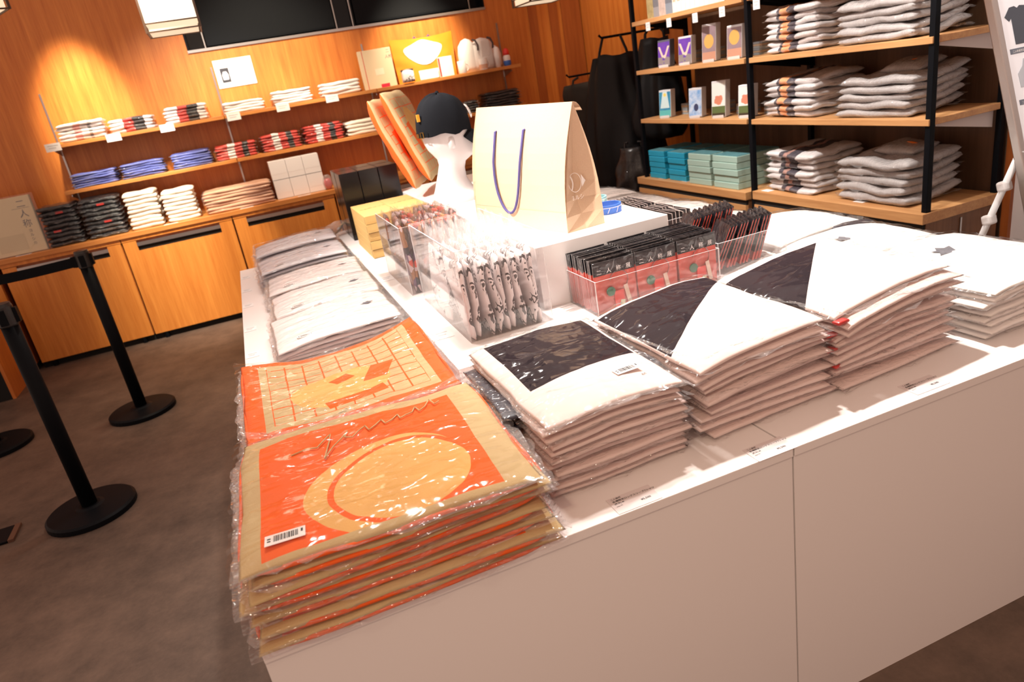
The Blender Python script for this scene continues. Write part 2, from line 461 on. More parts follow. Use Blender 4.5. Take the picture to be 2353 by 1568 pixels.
for x0, x1, z, nm, lab in ((-1.25, -0.05, Z1, 'wall_shelf', 'upper wood wall shelf carrying red, white and black shirt stacks'),
                           (-0.045, 1.145, Z1, 'wall_shelf', 'upper wood wall shelf carrying plain white folded shirts'),
                           (1.15, 2.42, Z1, 'wall_shelf', 'upper wood wall shelf carrying the orange bag and mugs'),
                           (-1.27, -0.05, Z2, 'wall_shelf', 'lower wood wall shelf carrying blue folded packs'),
                           (-0.045, 1.145, Z2, 'wall_shelf', 'lower wood wall shelf carrying red and white packs'),
                           (1.15, 2.42, Z2, 'wall_shelf', 'lower wood wall shelf carrying black folded packs')):
    tag(obj(nm, MB().b2((x0, YW - 0.26, z - 0.026), (x1, YW - 0.006, z), 0, 0.002), mats=m_shelf_wood), lab, 'shelf', 'wall shelves')

YF = 5.88
tag(obj('counter_top', MB().b2((-3.4, YF - 0.01, ZC - 0.035), (2.95, YW - 0.002, ZC), 0, 0.003), mats=m_shelf_wood), 'long wood counter top running along the back cabinets', 'counter')
cabs = [(-2.65, -1.835), (-1.80, -1.008), (-1.002, -0.208), (-0.202, 0.592), (0.60, 1.39), (1.396, 2.19), (2.196, 2.95)]
cl = ['wood cabinet in the dim corner past the catalogue', 'wood cabinet door under the black bagged clothes', 'wood cabinet under the white folded stacks and black handle rail',
      'wood cabinet partly hidden by the display table, under white boxes', 'wood cabinet hidden behind the black gift boxes', 'wood cabinet behind the mannequin head', 'wood cabinet behind the kraft bag']
for (x0, x1), lab in zip(cabs, cl):
    o = thing('base_cabinet', lab, 'cabinet', ((x0 + x1) / 2, YF, 0), group='back wall cabinets')
    w = x1 - x0
    obj('body', MB().b2((-w / 2, 0.022, 0.05), (w / 2, 0.40, ZC - 0.036)), o, mats=m_red_wood)
    obj('kick_plate', MB().b2((-w / 2, 0.03, 0.0), (w / 2, 0.06, 0.05)), o, mats=m_blackgap)
    obj('rail', MB().b2((-w / 2, 0.004, ZC - 0.062), (w / 2, 0.03, ZC - 0.036)), o, mats=m_cab_wood)
    d = obj('door', MB().b2((-w / 2 + 0.004, 0, 0.05), (w / 2 - 0.004, 0.02, 0.70)).b2((-w / 2 + 0.004, 0, 0.70), (-0.30, 0.02, ZC - 0.066)).b2((0.30, 0, 0.70), (w / 2 - 0.004, 0.02, ZC - 0.066)), o, mats=m_cab_wood)
    obj('handle', MB().b2((-0.30, -0.004, 0.735), (0.30, 0.006, 0.762)), d, mats=m_steel)
    obj('finger_slot', MB().b2((-0.30, 0.012, 0.70), (0.30, 0.021, 0.736)), d, mats=m_blackgap)
    for sx in (-1, 1):
        obj('foot', MB().lathe([(0.018, 0), (0.018, 0.05)], 10, (sx * (w / 2 - 0.08), 0.02, 0)), o, mats=m_black)

m_pale_ink = simple('faint_ink', (0.52, 0.50, 0.50), 0.6)
# price tags on shelf edges and counter
def price_tag(p, w=0.05, h=0.035, rot=(pi / 2, 0, 0), lab='', name='price_tag', lines=2, grp='price tags'):
    o = thing(name, lab, 'price tag', p, rot, grp)
    obj('card', MB().box((0, 0, 0), (w, h, 0.0012)), o, mats=m_card)
    t = MB()
    for k in range(lines):
        t.box((-w * 0.06 * (k % 2), h * (0.2 - 0.28 * k), 0.0009), (w * (0.68 - 0.2 * k), h * 0.09, 0.0004))
    obj('lettering', t, o, mats=m_pale_ink)
    return o

for px_, py_, z, lab in ((122, 339, Z1, 'white price tag at the bare end of the upper wall shelf'), (261, 316, Z1, 'white price tag under the striped shirts on the upper shelf'),
                        (384, 294, Z1, 'white price tag under the tilted red and black shirts'), (537, 268, Z1, 'white price tag under the first plain white stack'),
                        (650, 247, Z1, 'white price tag under the middle plain white stack'), (763, 226, Z1, 'white price tag under the white stack beside the beige folder')):
    p = py(px_, py_, YW - 0.268); price_tag(p, 0.10, 0.055, (pi / 2, 0, 0), lab)
for px_, lab, py_ in ((55, 'white price tag on the counter edge under the catalogue', 596), (395, 'white price tag on the counter under the white stacks', 523), (570, 'white price tag on the counter under the peach shirts', 487),
                      (702, 'white price tag on the counter under the white boxes', 456)):
    p = py(px_, py_, YF - 0.012); price_tag((p.x, YF + 0.02, ZC + 0.0008), 0.10, 0.03, (0, 0, 0), lab)

# ------------------------------------------------------------------ display table and plinths
TZ, PZ, BZ = 0.72, 0.785, 0.984
TF, TB = 0.98, 4.085
for x0, x1, lab in ((-0.185, 0.844, 'white laminate display table under the orange cushions'), (0.848, 1.90, 'white laminate display table under the white shirt stacks')):
    o = thing('display_table', lab, 'table', ((x0 + x1) / 2, TF, 0), group='white display tables')
    w = (x1 - x0)
    obj('top', MB().b2((-w / 2, 0, TZ - 0.02), (w / 2, TB - TF, TZ), 0, 0.0015), o, mats=m_white)
    obj('front_panel', MB().b2((-w / 2, 0.004, 0), (w / 2, 0.022, TZ - 0.02)), o, mats=m_white)
    obj('back_panel', MB().b2((-w / 2, TB - TF - 0.022, 0), (w / 2, TB - TF - 0.002, TZ - 0.02)), o, mats=m_white)
    for sx in (-1, 1):
        obj('side_panel', MB().b2((sx * w / 2, 0.022, 0), (sx * (w / 2 - 0.018), TB - TF - 0.022, TZ - 0.02)), o, mats=m_white)
tag(obj('low_plinth', MB().b2((0.375, 1.70, TZ), (1.56, 4.22, PZ), 0, 0.0015), mats=m_white), 'wide low white plinth lying on the display tables', 'plinth')
tag(obj('tall_plinth', MB().b2((0.745, 1.967, PZ), (1.215, 3.95, BZ), 0, 0.0015), mats=m_white), 'taller white plinth carrying the kraft bag and mannequin head', 'plinth')

# price cards lying on the table
for i, (x, y, s1, s2) in enumerate(((0.455, 1.03, '会場限定ロングスリーブTシャツ', '¥5,500'), (0.762, 1.025, '会場限定ロングスリーブTシャツ', '¥5,500'), (1.185, 1.04, '会場限定ロングスリーブTシャツ', '¥5,500'))):
    labs = ('clear price card in front of the stack touching the cushions', 'clear price card by the seam between the two tables', 'clear price card in front of the stack with red tags')
    o = thing('price_card', labs[i], 'price card', (x, y - 0.045, TZ + 0.0006), group='table price cards')
    obj('card', MB().box((0.045, 0.024, 0.0), (0.092, 0.052, 0.001)), o, mats=simple('printed_card', (0.72, 0.66, 0.66), 0.3))
    obj('lettering', text_mesh('二人称展', 0.0055, m_ink, bold=0.0001), o, (0.006, 0.042, 0.0007))
    obj('lettering', text_mesh(s1, 0.0062, m_ink, bold=0.0001), o, (0.006, 0.034, 0.0007))
    obj('lettering', text_mesh('(展示) M', 0.0055, m_ink, bold=0.0001), o, (0.006, 0.026, 0.0007))
    obj('lettering', text_mesh(s2, 0.0075, m_ink, bold=0.0002), o, (0.055, 0.012, 0.0007))
    obj('lettering', text_mesh('size M', 0.005, m_ink), o, (0.006, 0.018, 0.0007))
for i, y in enumerate((2.52, 2.86, 3.25, 3.56, 3.87)):
    price_tag((-0.158, y, TZ + 0.0008), 0.045, 0.06, (0, 0, 0), f'small clear price card on the table edge, {NTH[i]} counting from the cushions', 'edge_price_card', grp='table edge price cards')
for i, (x, y) in enumerate(((0.415, 2.30), (0.415, 2.0), (0.41, 2.85), (0.41, 3.3))):
    price_tag((x, y, PZ + 0.0008), 0.055, 0.08, (0, 0, 0), f'clear price card on the low plinth rim, {NTH[i]} counting from the bear packs' if i > 1 else ('clear price card on the plinth beside the bear-print bin' if i else 'clear price card on the plinth between the two clear bins'), 'plinth_price_card', 2, 'plinth price cards')

# ------------------------------------------------------------------ bagged shirts on the table
m_shirt = simple('white_jersey', (0.74, 0.60, 0.57), 0.85, coat=0.8, crinkle=0.55, cscale=34, bmp=0.12, bscale=45)
m_shirt_cool = simple('pale_grey_jersey', (0.62, 0.62, 0.67), 0.8, coat=0.35, crinkle=0.2, cscale=18, bmp=0.12, bscale=45)
m_shirt_bright = simple('bright_white_jersey', (0.86, 0.83, 0.81), 0.85, coat=0.4, crinkle=0.2, cscale=18, bmp=0.1, bscale=40)
m_shirt_soft = simple('soft_white_jersey', (0.77, 0.72, 0.72), 0.8, coat=0.35, crinkle=0.2, cscale=18, bmp=0.12, bscale=45)
m_navy = simple('navy_print', (0.012, 0.013, 0.028), 0.5, coat=1.0, crinkle=0.5, cscale=20)
m_redtag = simple('red_tag', (0.55, 0.03, 0.025), 0.5, coat=0.5)
m_sticker = simple('sticker_paper', (0.86, 0.84, 0.84), 0.45)


def dark_print(name, fn):
    m, t, b = newmat(name); x, y, z = xyz(t)
    k = fn(t, x, y)
    base = mixc(t, k, (0.74, 0.60, 0.57), mixc(t, tnoise(t, coords(t), 7) * 1.0, (0.006, 0.005, 0.009), (0.026, 0.013, 0.017)))
    t.links.new(base, b.inputs['Base Color']); b.inputs['Roughness'].default_value = 0.75
    b.inputs['Coat Weight'].default_value = 0.0; b.inputs['Coat Roughness'].default_value = 0.1; b.inputs['Specular IOR Level'].default_value = 0.08
    return m


m_printA = dark_print('dark_print_square', lambda t, x, y: (y > (x * 0.10 - 0.055)) * (x > -0.118) * (x < 0.143))
m_printB = dark_print('dark_print_diagonal', lambda t, x, y: (y > (x * 0.72 + 0.015)) * (x > -0.165) * (y < 0.185))
m_printC = dark_print('dark_print_corner', lambda t, x, y: (y > (x * 0.80 + 0.045)) * (x > -0.19) * (y < 0.15))


def topz(o, x, y, rad=0.035):
    z = [v.co.z for v in o.data.vertices if hypot(v.co.x - x, v.co.y - y) < rad]
    return (max(z) if z else 0.02) + 0.0008


def barcode(parent, loc, rz, s=1.0, seed=1):
    loc = (loc[0], loc[1], topz(parent, loc[0], loc[1]) + 0.001)
    st = obj('barcode_sticker', MB().box((0, 0, 0), (0.058 * s, 0.026 * s, 0.0006)), parent, loc, (0, 0, rz), m_sticker)
    r = random.Random(seed); b = MB(); x = -0.016
    while x < 0.018:
        w = r.choice((0.0007, 0.0011, 0.0018)); b.box((x * s, 0.001 * s, 0.0005), (w * s, 0.015 * s, 0.0003)); x += w + r.choice((0.0008, 0.0012))
    b.box((0.024 * s, 0.004 * s, 0.0005), (0.003 * s, 0.008 * s, 0.0003)); b.box((-0.023 * s, 0.003 * s, 0.0005), (0.005 * s, 0.003 * s, 0.0003)); b.box((-0.023 * s, -0.003 * s, 0.0005), (0.005 * s, 0.003 * s, 0.0003))
    obj('bars', b, st, mats=m_ink)
    return st


def shirt_stack(name, cat, where, n, loc, w, d, pitch, mat, top=None, kind='pale pink bagged shirt', rz=0.0, sagf=None, seed=1, jit=0.008, group='', out=0.016, cover=True, wr=0.005, fat=1.04, tw=0.03, nseg=13, mat2=None, pw=6.0, flare=0.0):
    """a pile of bagged garments: one object for each, its clear bag a part of it"""
    r = random.Random(seed * 17 + 3); lv = []
    for k in range(3):
        a = k / 2.0
        sg = (lambda x, y, a=a: sagf(x, y) * a) if sagf else None
        lv.append((slab(w, d, pitch * fat, seed + k, nseg, pw, wr * (0.5 + 0.5 * a), sg, rim_z=0.34 if mat2 else 0.5, mi2=1 if mat2 else 0).mesh(name, [mat, mat2] if mat2 else mat, True), flange(w, d, pitch, seed + k * 5, out, 22, sg).mesh('clear_bag', m_flange, True)))
    res = []
    for i in range(n):
        k = min(2, int(i / max(1, n - 1) * 2.999)) if sagf else i % 3
        last = i == n - 1
        z = loc[2] + i * pitch
        me = lv[k][0]
        if last and top:
            me = lv[2][0].copy(); me.materials.clear(); me.materials.append(top)
        o = tag(obj(name, me, None, (loc[0] + r.uniform(-jit, jit), loc[1] + r.uniform(-jit, jit), z), (0, 0, rz + r.uniform(-tw, tw))), f'{kind} {ordn(i, n)} {where}', cat, group)
        if flare: o.scale = (1 + flare * (1 - i / (n - 1)), 1 + flare * 0.6 * (1 - i / (n - 1)), 1)
        obj('clear_bag', lv[k][1], o, (0, 0, 0), (0, 0, pi if i % 2 else 0))
        if last and cover:
            obj('clear_film', film(w, d, pitch * fat, seed + 40, out, 46, 0.0055, sagf).mesh('clear_film', m_film, True), o)
        res.append(o)
    return res


GT = 'bagged shirts on the display tables'
sA = shirt_stack('bagged_shirt', 'shirt', 'in the stack beside the sun-print cushions', 11, (0.525, 1.305, TZ), 0.31, 0.43, 0.0152, m_shirt, m_printA, 'pink bagged shirt',
                 0.0, lambda x, y: -0.45 * x * x + 0.04 * (y + 0.21) + 0.004, 11, 0.007, GT)
barcode(sA[-1], (0.075, -0.125, 0.0205), 0.03, 1.0, 5)
obj('size_mark', text_mesh('M', 0.012, m_ink), sA[-1], (0.09, -0.162, topz(sA[-1], 0.09, -0.162)))
obj('printed_sleeve', slab(0.035, 0.30, 0.012, 5, 8).mesh('printed_sleeve', m_navy, True), sA[-2], (-0.172, 0.03, 0.0), label='navy printed sleeve edge')
obj('printed_sleeve', slab(0.03, 0.28, 0.012, 6, 8).mesh('printed_sleeve', m_navy, True), sA[-4], (-0.17, 0.04, 0.0), label='navy printed sleeve edge')
sB = shirt_stack('bagged_shirt', 'shirt', 'in the stack with the diagonal dark print', 10, (0.885, 1.305, TZ), 0.345, 0.40, 0.0182, m_shirt, m_printB, 'pink bagged shirt',
                 0.03, lambda x, y: 0.05 * x - 0.35 * x * x + 0.05 * (y + 0.2) + 0.004, 23, 0.016, GT, tw=0.05)
obj('printed_back', slab(0.03, 0.30, 0.012, 15, 8).mesh('printed_back', m_navy, True), sB[-2], (-0.188, 0.05, 0.0), label='navy printed strip along the fold')
sC = shirt_stack('bagged_shirt', 'shirt', 'in the stack with red neck tags', 11, (1.245, 1.30, TZ), 0.38, 0.37, 0.0175, m_shirt, m_printC, 'pink bagged shirt',
                 0.05, lambda x, y: 0.06 * x - 0.25 * x * x + 0.04 * (y + 0.2) + 0.004, 35, 0.016, GT, tw=0.05)
for k in (3, 5, 7, 9):
    obj('neck_tag', slab(0.035, 0.02, 0.008, k, 6).mesh('neck_tag', m_redtag, True), sC[k], (-0.188, -0.165, 0.004), label='red neck tag')
sD = shirt_stack('bagged_shirt', 'shirt', 'in the brightest stack beside the red-tagged one', 9, (1.70, 1.29, TZ), 0.40, 0.40, 0.0150, m_shirt_bright, None, 'white bagged shirt',
                 0.02, lambda x, y: -0.4 * x * x, 47, 0.010, GT)


def chest_logo(o, loc, s=0.05, rz=0.3):
    loc = (loc[0], loc[1], topz(o, loc[0], loc[1]))
    b = MB(); r = random.Random(3)
    b.prism([(-s * .6, -s * .12), (s * .05, -s * .42), (s * .6, s * .05), (s * .28, s * .1), (s * .2, s * .38), (-s * .1, s * .2), (-s * .3, s * .3), (-s * .3, s * .02)], 0, 0.0006)
    return obj('chest_print', b, o, loc, (0, 0, rz), m_ink_grey, label='small dark chest print')


chest_logo(sD[-1], (-0.03, 0.06, 0.020), 0.075)
cols = [('in the navy-edged pile behind the brightest stack', 5, (1.74, 1.66, TZ), 0.40, 0.34, 0.024), ('in the second pile behind the brightest stack', 5, (1.76, 2.02, TZ), 0.38, 0.33, 0.024),
        ('in the pile opposite the slanted charm bin', 4, (1.74, 2.38, TZ), 0.36, 0.33, 0.020), ('in the black-edged pile beside the photo packs', 4, (1.74, 2.76, TZ), 0.34, 0.34, 0.022),
        ('in the pile second from the totes', 4, (1.74, 3.14, TZ), 0.34, 0.34, 0.020), ('in the end pile nearest the black totes', 4, (1.74, 3.52, TZ), 0.34, 0.34, 0.020)]
for k, (wh, n, loc, w, d, p) in enumerate(cols):
    st = shirt_stack('bagged_shirt', 'shirt', wh, n, loc, w, d, p, m_shirt_bright, None, 'white bagged shirt', 0.03 * (k % 3 - 1), lambda x, y: -0.6 * x * x - 0.2 * y * y, 60 + k, 0.010, GT, 0.022)
    if k in (0, 1, 3):
        for q in ((2, 3, 4) if k == 0 else (n - 1,)):
            obj('navy_edge', slab(0.17, 0.035, p * 0.6, 3 + q, 8).mesh('navy_edge', m_navy, True), st[q], (0.10, -d / 2 + 0.002, -0.005), (0, 0.05, 0.04), label='navy folded edge')
    if k == 0: chest_logo(st[-1], (-0.07, 0.02, p * 1.1 + 0.002), 0.06, 0.2)

# the row along the aisle edge
lefts = [('in the pile touching the grid-print cushions', 5, (0.145, 2.47, TZ), 0.42, 0.40, 0.0170, m_shirt_soft), ('in the second pile from the cushions', 5, (0.150, 2.86, TZ), 0.41, 0.36, 0.0165, m_shirt_soft),
         ('in the third pile from the cushions', 5, (0.14, 3.22, TZ), 0.41, 0.34, 0.0175, m_shirt_soft), ('in the fourth pile from the cushions', 6, (0.13, 3.58, TZ), 0.42, 0.34, 0.0185, m_shirt_cool),
         ('in the fifth pile from the cushions', 6, (0.125, 3.90, TZ), 0.42, 0.32, 0.0225, m_shirt_cool)]
for k, (wh, n, loc, w, d, p, mt) in enumerate(lefts):
    st = shirt_stack('bagged_shirt', 'shirt', wh, n, loc, w, d, p, mt, None, 'white bagged shirt' if k < 3 else 'grey bagged shirt', 0.02 * (1 - k % 3), lambda x, y: 0.05 * x - 0.25 * x * x, 80 + k, 0.012, GT, 0.018)
    if k < 4: barcode(st[-1], (-0.11, -d * 0.33, p * 1.1 + 0.0065), 0.12, 0.9, 20 + k)
    chest_logo(st[-1], (0.13, 0.02, p * 1.1 + 0.006), 0.04, 0.1)

# ------------------------------------------------------------------ cushion covers
BEI, ORA, YEL = (0.54, 0.41, 0.21), (0.86, 0.115, 0.008), (0.74, 0.42, 0.13)


def cushion_mat(name, fn, h):
    m, t, b = newmat(name); x, y, z = xyz(t)
    col = fn(t, x, y)
    n = tnoise(t, coords(t), 300, 2); n2 = tnoise(t, coords(t), 12, 4)
    base = mixc(t, 0.0, col, ORA)
    base = mixc(t, (n2 - 0.35) * 0.5, base, (0.30, 0.10, 0.02))
    t.links.new(base, b.inputs['Base Color']); b.inputs['Roughness'].default_value = 0.9
    b.inputs['Coat Weight'].default_value = 0.15; b.inputs['Coat Roughness'].default_value = 0.08
    t.links.new(bump(t, crease(t, 6), 0.3, 0.006), b.inputs['Coat Normal'])
    t.links.new(bump(t, n, 0.35, 0.002), b.inputs['Normal'])
    return m


def sun_print(t, x, y):
    pan = x.rng(-0.212, 0.186) * y.rng(-0.222, 0.178)
    c = mixc(t, pan, BEI, ORA)
    wob = (tnoise(t, coords(t), 10) - 0.5) * 0.012
    d1 = (x - 0.035).hyp((y + 0.105) * 1.02) + wob
    d2 = (x - 0.012).hyp((y + 0.10) * 1.02) + wob
    c = mixc(t, (d2 < 0.150) * pan, c, YEL)
    c = mixc(t, (d1 < 0.134) * pan, c, ORA)
    c = mixc(t, (d1 < 0.123) * pan, c, YEL)
    arc = ((x + 0.02).hyp(y - 0.02)).rng(0.158, 0.176) * (y > 0.02) * (x > 0.03)
    return mixc(t, arc * pan * 0.0, c, YEL)


def grid_print(t, x, y, rim=None):
    fld = x.rng(-0.205, 0.21) * y.rng(-0.215, 0.205)
    c = mixc(t, fld, rim or ORA, BEI)
    inn = x.rng(-0.185, 0.19) * y.rng(-0.19, 0.185)
    wob = (tnoise(t, coords(t), 9) - 0.5) * 0.006
    gx = ((x + 0.185 + wob).wrap(0.0235) < 0.0021); gy = ((y + 0.19 + wob).wrap(0.0225) < 0.0021)
    c = mixc(t, gx.max(gy) * inn, c, ORA)
    cen = ((x * 1.0 + 0.01).hyp((y + 0.06) * 1.2) + wob * 3) < 0.125
    c = mixc(t, cen, c, YEL)
    q1 = (x + y * 0.5).rng(-0.04, 0.02) * (y - x * 0.4).rng(-0.03, 0.015); q2 = (x - y * 0.4).rng(0.07, 0.135) * (y + x * 0.2).rng(-0.06, 0.035)
    q3 = (x + y * 0.2).rng(-0.09, 0.06) * (y - x * 0.1).rng(-0.165, -0.125)
    return mixc(t, q1.max(q2).max(q3), c, ORA)


HC = 0.0205
m_sun = cushion_mat('sun_print_cotton', sun_print, HC)
m_grid = cushion_mat('grid_print_cotton', grid_print, HC)
m_grid_pale = cushion_mat('pale_rim_grid_cotton', lambda t, x, y: grid_print(t, x, y, BEI), HC)
m_orafab = cushion_mat('orange_cotton', lambda t, x, y: mixc(t, 0.0, ORA, ORA), HC)
m_beifab = cushion_mat('beige_cotton', lambda t, x, y: mixc(t, 0.0, BEI, BEI), HC)
sag1 = lambda x, y: 0.009 * nz(x * 5 + 3, y * 5, 2) + 0.004
sag2 = lambda x, y: (0.052 if x > 0 else 0.034) * (x / 0.25) ** 2 * min(1.0, max(0.15, (y + 0.25) / 0.5)) - 0.012 + 0.004 * nz(x * 6, y * 6, 3)
c1 = shirt_stack('cushion_cover', 'cushion cover', 'in the stack at the table corner', 7, (0.078, 1.212, TZ), 0.50, 0.475, HC * 1.03, m_sun, None, 'orange sun-print cushion cover', 0.0, sag1, 101, 0.014, 'sun-print cushion covers', 0.022, True, 0.008, 1.08, 0.035, 18, m_orafab, 7.0, 0.05)
c2 = shirt_stack('cushion_cover', 'cushion cover', 'in the stack beside the aisle shirts', 6, (0.075, 1.765, TZ), 0.50, 0.50, HC, m_grid, None, 'orange grid-print cushion cover', -0.01, sag2, 121, 0.010, 'grid-print cushion covers', 0.02, True, 0.008, 1.08, 0.02, 18, m_beifab, 7.0, 0.02)
def rim_tube(w, d, h, sg, seed, rad=0.0042, n=22):
    pts = []
    for k in range(4 * n):
        q, t_ = divmod(k, n); t_ = t_ / n * 2 - 1
        u, v = [(t_, -1), (1, t_), (-t_, 1), (-1, -t_)][q]
        l = max(1.0, (abs(u) ** 9 + abs(v) ** 9) ** (1 / 9)); u, v = u / l, v / l
        x, y = u * w / 2, v * d / 2
        pts.append((x * 0.997, y * 0.997, h + (sg(x, y) if sg else 0) + 0.002 * nz(k * 0.2, seed)))
    return MB().tube(pts, rad, 6, closed=True)


for grp_, w_, d_c, sg_, mt_, lb_ in ((c1, 0.50, 0.475, sag1, m_orafab, 'orange piped edge'), (c2, 0.50, 0.50, sag2, m_orafab, 'orange piped edge')):
    tubes = [rim_tube(w_, d_c, HC * 0.27, (lambda x, y, a=a: sg_(x, y) * a), 5 + int(a * 4)).mesh('piped_edge', mt_, True) for a in (0, 0.5, 1.0)]
    for i, o in enumerate(grp_): obj('piped_edge', tubes[min(2, int(i / (len(grp_) - 1) * 2.999))], o, label=lb_)
barcode(c1[-1], (-0.172, -0.185, HC * 1.08 + 0.004), -0.04, 1.1, 3)
# handwriting across the sun print
sig = [(-.15, .085), (-.12, .095), (-.10, .088), (-.085, .11), (-.07, .13), (-.075, .10), (-.09, .04), (-.07, .075), (-.05, .10), (-.035, .125), (-.045, .10), (-.03, .09), (-.015, .11), (0, .125), (.005, .10), (.02, .115),
       (.035, .135), (.04, .11), (.055, .12), (.07, .14), (.072, .115), (.085, .125), (.1, .13), (.11, .155), (.115, .125), (.13, .14), (.145, .17), (.15, .135), (.165, .145)]
def on1(x, y): return (x, y, HC * 1.07 + sag1(x, y) + 0.005)
fine = []
for a, b2 in zip(sig[:-1], sig[1:]):
    for k in range(4): u = k / 4; fine.append(on1(a[0] + (b2[0] - a[0]) * u, a[1] + (b2[1] - a[1]) * u))
obj('handwritten_lettering', MB().tube(fine, 0.0014, 5), c1[-1], mats=simple('beige_thread', BEI, 0.9), label='beige handwritten lettering on orange')

# ------------------------------------------------------------------ clear bins
def panel(c, d):
    """clear sheet: big faces see-through, thin cut edges milky"""
    mb = MB().box(c, d); ax = d.index(min(d)); big = {0: (3, 5), 1: (2, 4), 2: (0, 1)}[ax]
    mb.m = [0 if i in big else 1 for i in range(6)]
    return mb


def clear_bin(label, x0, x1, y0, y1, z0, hf, hb=None, th=0.003, back=True):
    hb = hb or hf
    o = thing('clear_bin', label, 'bin', ((x0 + x1) / 2, (y0 + y1) / 2, z0), group='clear acrylic bins')
    w, d = x1 - x0, y1 - y0; mm = [m_acrylic, m_acrylic_edge]
    obj('base', panel((0, 0, th / 2), (w, d, th)), o, mats=mm)
    obj('front_panel', panel((0, -d / 2 + th / 2, hf / 2), (w, th, hf)), o, mats=mm)
    if back: obj('back_panel', panel((0, d / 2 - th / 2, hb / 2), (w, th, hb)), o, mats=mm)
    for sx in (-1, 1):
        obj('side_panel', panel((sx * (w / 2 - th / 2), 0, hf / 2), (th, d - 2 * th, hf)), o, mats=mm)
    return o


m_bear, t, b = newmat('doodle_cotton')
n1 = tnoise(t, coords(t), 30, 1.5); n2 = tnoise(t, coords(t), 11, 1)
line = ((n1 - 0.5).abs() < 0.04) * (n2 > 0.5)
t.links.new(mixc(t, line.max((n1 > 0.64) * (n2 > 0.54)), (0.80, 0.73, 0.73), (0.06, 0.05, 0.05)), b.inputs['Base Color'])
b.inputs['Roughness'].default_value = 0.8
t.links.new(bump(t, n2, 0.2, 0.01), b.inputs['Normal'])
m_pouch, t, b = newmat('mottled_dark_print')
v = t.nodes.new('ShaderNodeTexVoronoi'); v.inputs['Scale'].default_value = 38; t.links.new(coords(t), v.inputs['Vector'])
hs = t.nodes.new('ShaderNodeSeparateColor'); t.links.new(v.outputs[1], hs.inputs[0])
r_ = V(t, hs.outputs[0]); g_ = V(t, hs.outputs[1])
c = mixc(t, r_ > 0.30, (0.012, 0.010, 0.016), (0.10, 0.045, 0.10)); c = mixc(t, (r_ > 0.55), c, (0.30, 0.13, 0.05)); c = mixc(t, (g_ > 0.72), c, (0.50, 0.38, 0.38)); c = mixc(t, (g_ < 0.05), c, (0.55, 0.08, 0.05))
t.links.new(c, b.inputs['Base Color']); b.inputs['Roughness'].default_value = 0.6
b.inputs['Coat Weight'].default_value = 0.8; b.inputs['Coat Roughness'].default_value = 0.08
t.links.new(bump(t, crease(t, 12), 0.6, 0.006), b.inputs['Coat Normal'])


def upright(w, d, h, seed, mat, name, n=9, wr=0.006, curl=0.0):
    """soft pack standing on edge: thin along x, deep along y, tall along z"""
    mb = slab(d, h, w, seed, n, 7, wr, (lambda x, y: curl * nz(x * 5, y * 6, seed)) if curl else None, 10)
    mb.v = [(v[2] - w / 2, v[0], v[1] + h / 2) for v in mb.v]
    return mb.mesh(name, mat, True)


def bag_neck(w, d, h, up, seed, mat=None):
    """the loose clear mouth of a bag that rises above an upright pack"""
    mb = MB(); n = 10
    def fn(sg):
        def g(a, b):
            y = (a - 0.5) * d * (1 - 0.12 * b); z = h * 0.72 + (h * 0.28 + up) * b * (0.85 + 0.25 * nz(a * 4, seed, sg))
            x = sg * (w * 0.55 * (1 - b) + 0.002) + 0.018 * b * nz(a * 5 + seed, b * 2, sg * 0.3) + 0.012 * b * nz(seed, a * 2)
            return (x, y, z)
        return g
    mb.grid(n, 5, fn(1)); mb.grid(n, 5, fn(-1))
    return mb.mesh('clear_bag', mat or m_neck, True)


m_neck = clear('loose_cellophane', (0.99, 0.98, 0.975), 0.06, 0.08, 0.9, 34, 0.13, 0.6)
m_neck_thin = clear('thin_cellophane', (0.99, 0.98, 0.975), 0.06, 0.07, 0.9, 34, 0.02, 0.6)

clear_bin('tall clear acrylic bin holding doodle-print packs', 0.464, 0.728, 1.858, 2.42, PZ, 0.275)
GB = 'doodle-print packs'
vb = [(upright(0.019, 0.20, 0.225, 200 + k, m_bear, 'doodle_pack', 11, 0.008, 0.028), bag_neck(0.019, 0.20, 0.225, 0.085, 210 + k)) for k in range(4)]
xs = [0.482 + 0.0268 * i for i in range(9)]
for row in range(2):
    for i, x in enumerate(xs):
        if row == 0 and i == 0: pass
        o = tag(obj('doodle_pack', vb[(i + row) % 4][0], None, (x + 0.002, 1.965 + 0.215 * row, PZ + 0.004), (0, 0, random.uniform(-0.06, 0.06))),
                f'bagged white doodle-print pack, {NTH[i]} in the {"front" if row == 0 else "back"} row of its clear bin', 'pack', GB)
        obj('clear_bag', vb[(i + row) % 4][1], o)

clear_bin('tall clear acrylic bin holding dark patterned pouches', 0.440, 0.700, 2.50, 2.95, PZ, 0.255)
vp = [(upright(0.022, 0.20, 0.25, 230 + k, m_pouch, 'patterned_pouch', 10, 0.007, 0.03), bag_neck(0.022, 0.20, 0.25, 0.035, 240 + k, m_neck_thin)) for k in range(4)]
for row in range(2):
    for i in range(8):
        o = tag(obj('patterned_pouch', vp[(i * 3 + row) % 4][0], None, (0.462 + 0.0305 * i, 2.612 + 0.215 * row, PZ + 0.004), (0, random.uniform(-0.03, 0.03), random.uniform(-0.05, 0.05))),
                f'dark bagged pouch, {NTH[i]} from the aisle in the {("row by the doodle packs", "row by the yellow boxes")[row]}', 'pouch', 'dark patterned pouches')
        obj('clear_bag', vp[(i * 3 + row) % 4][1], o)

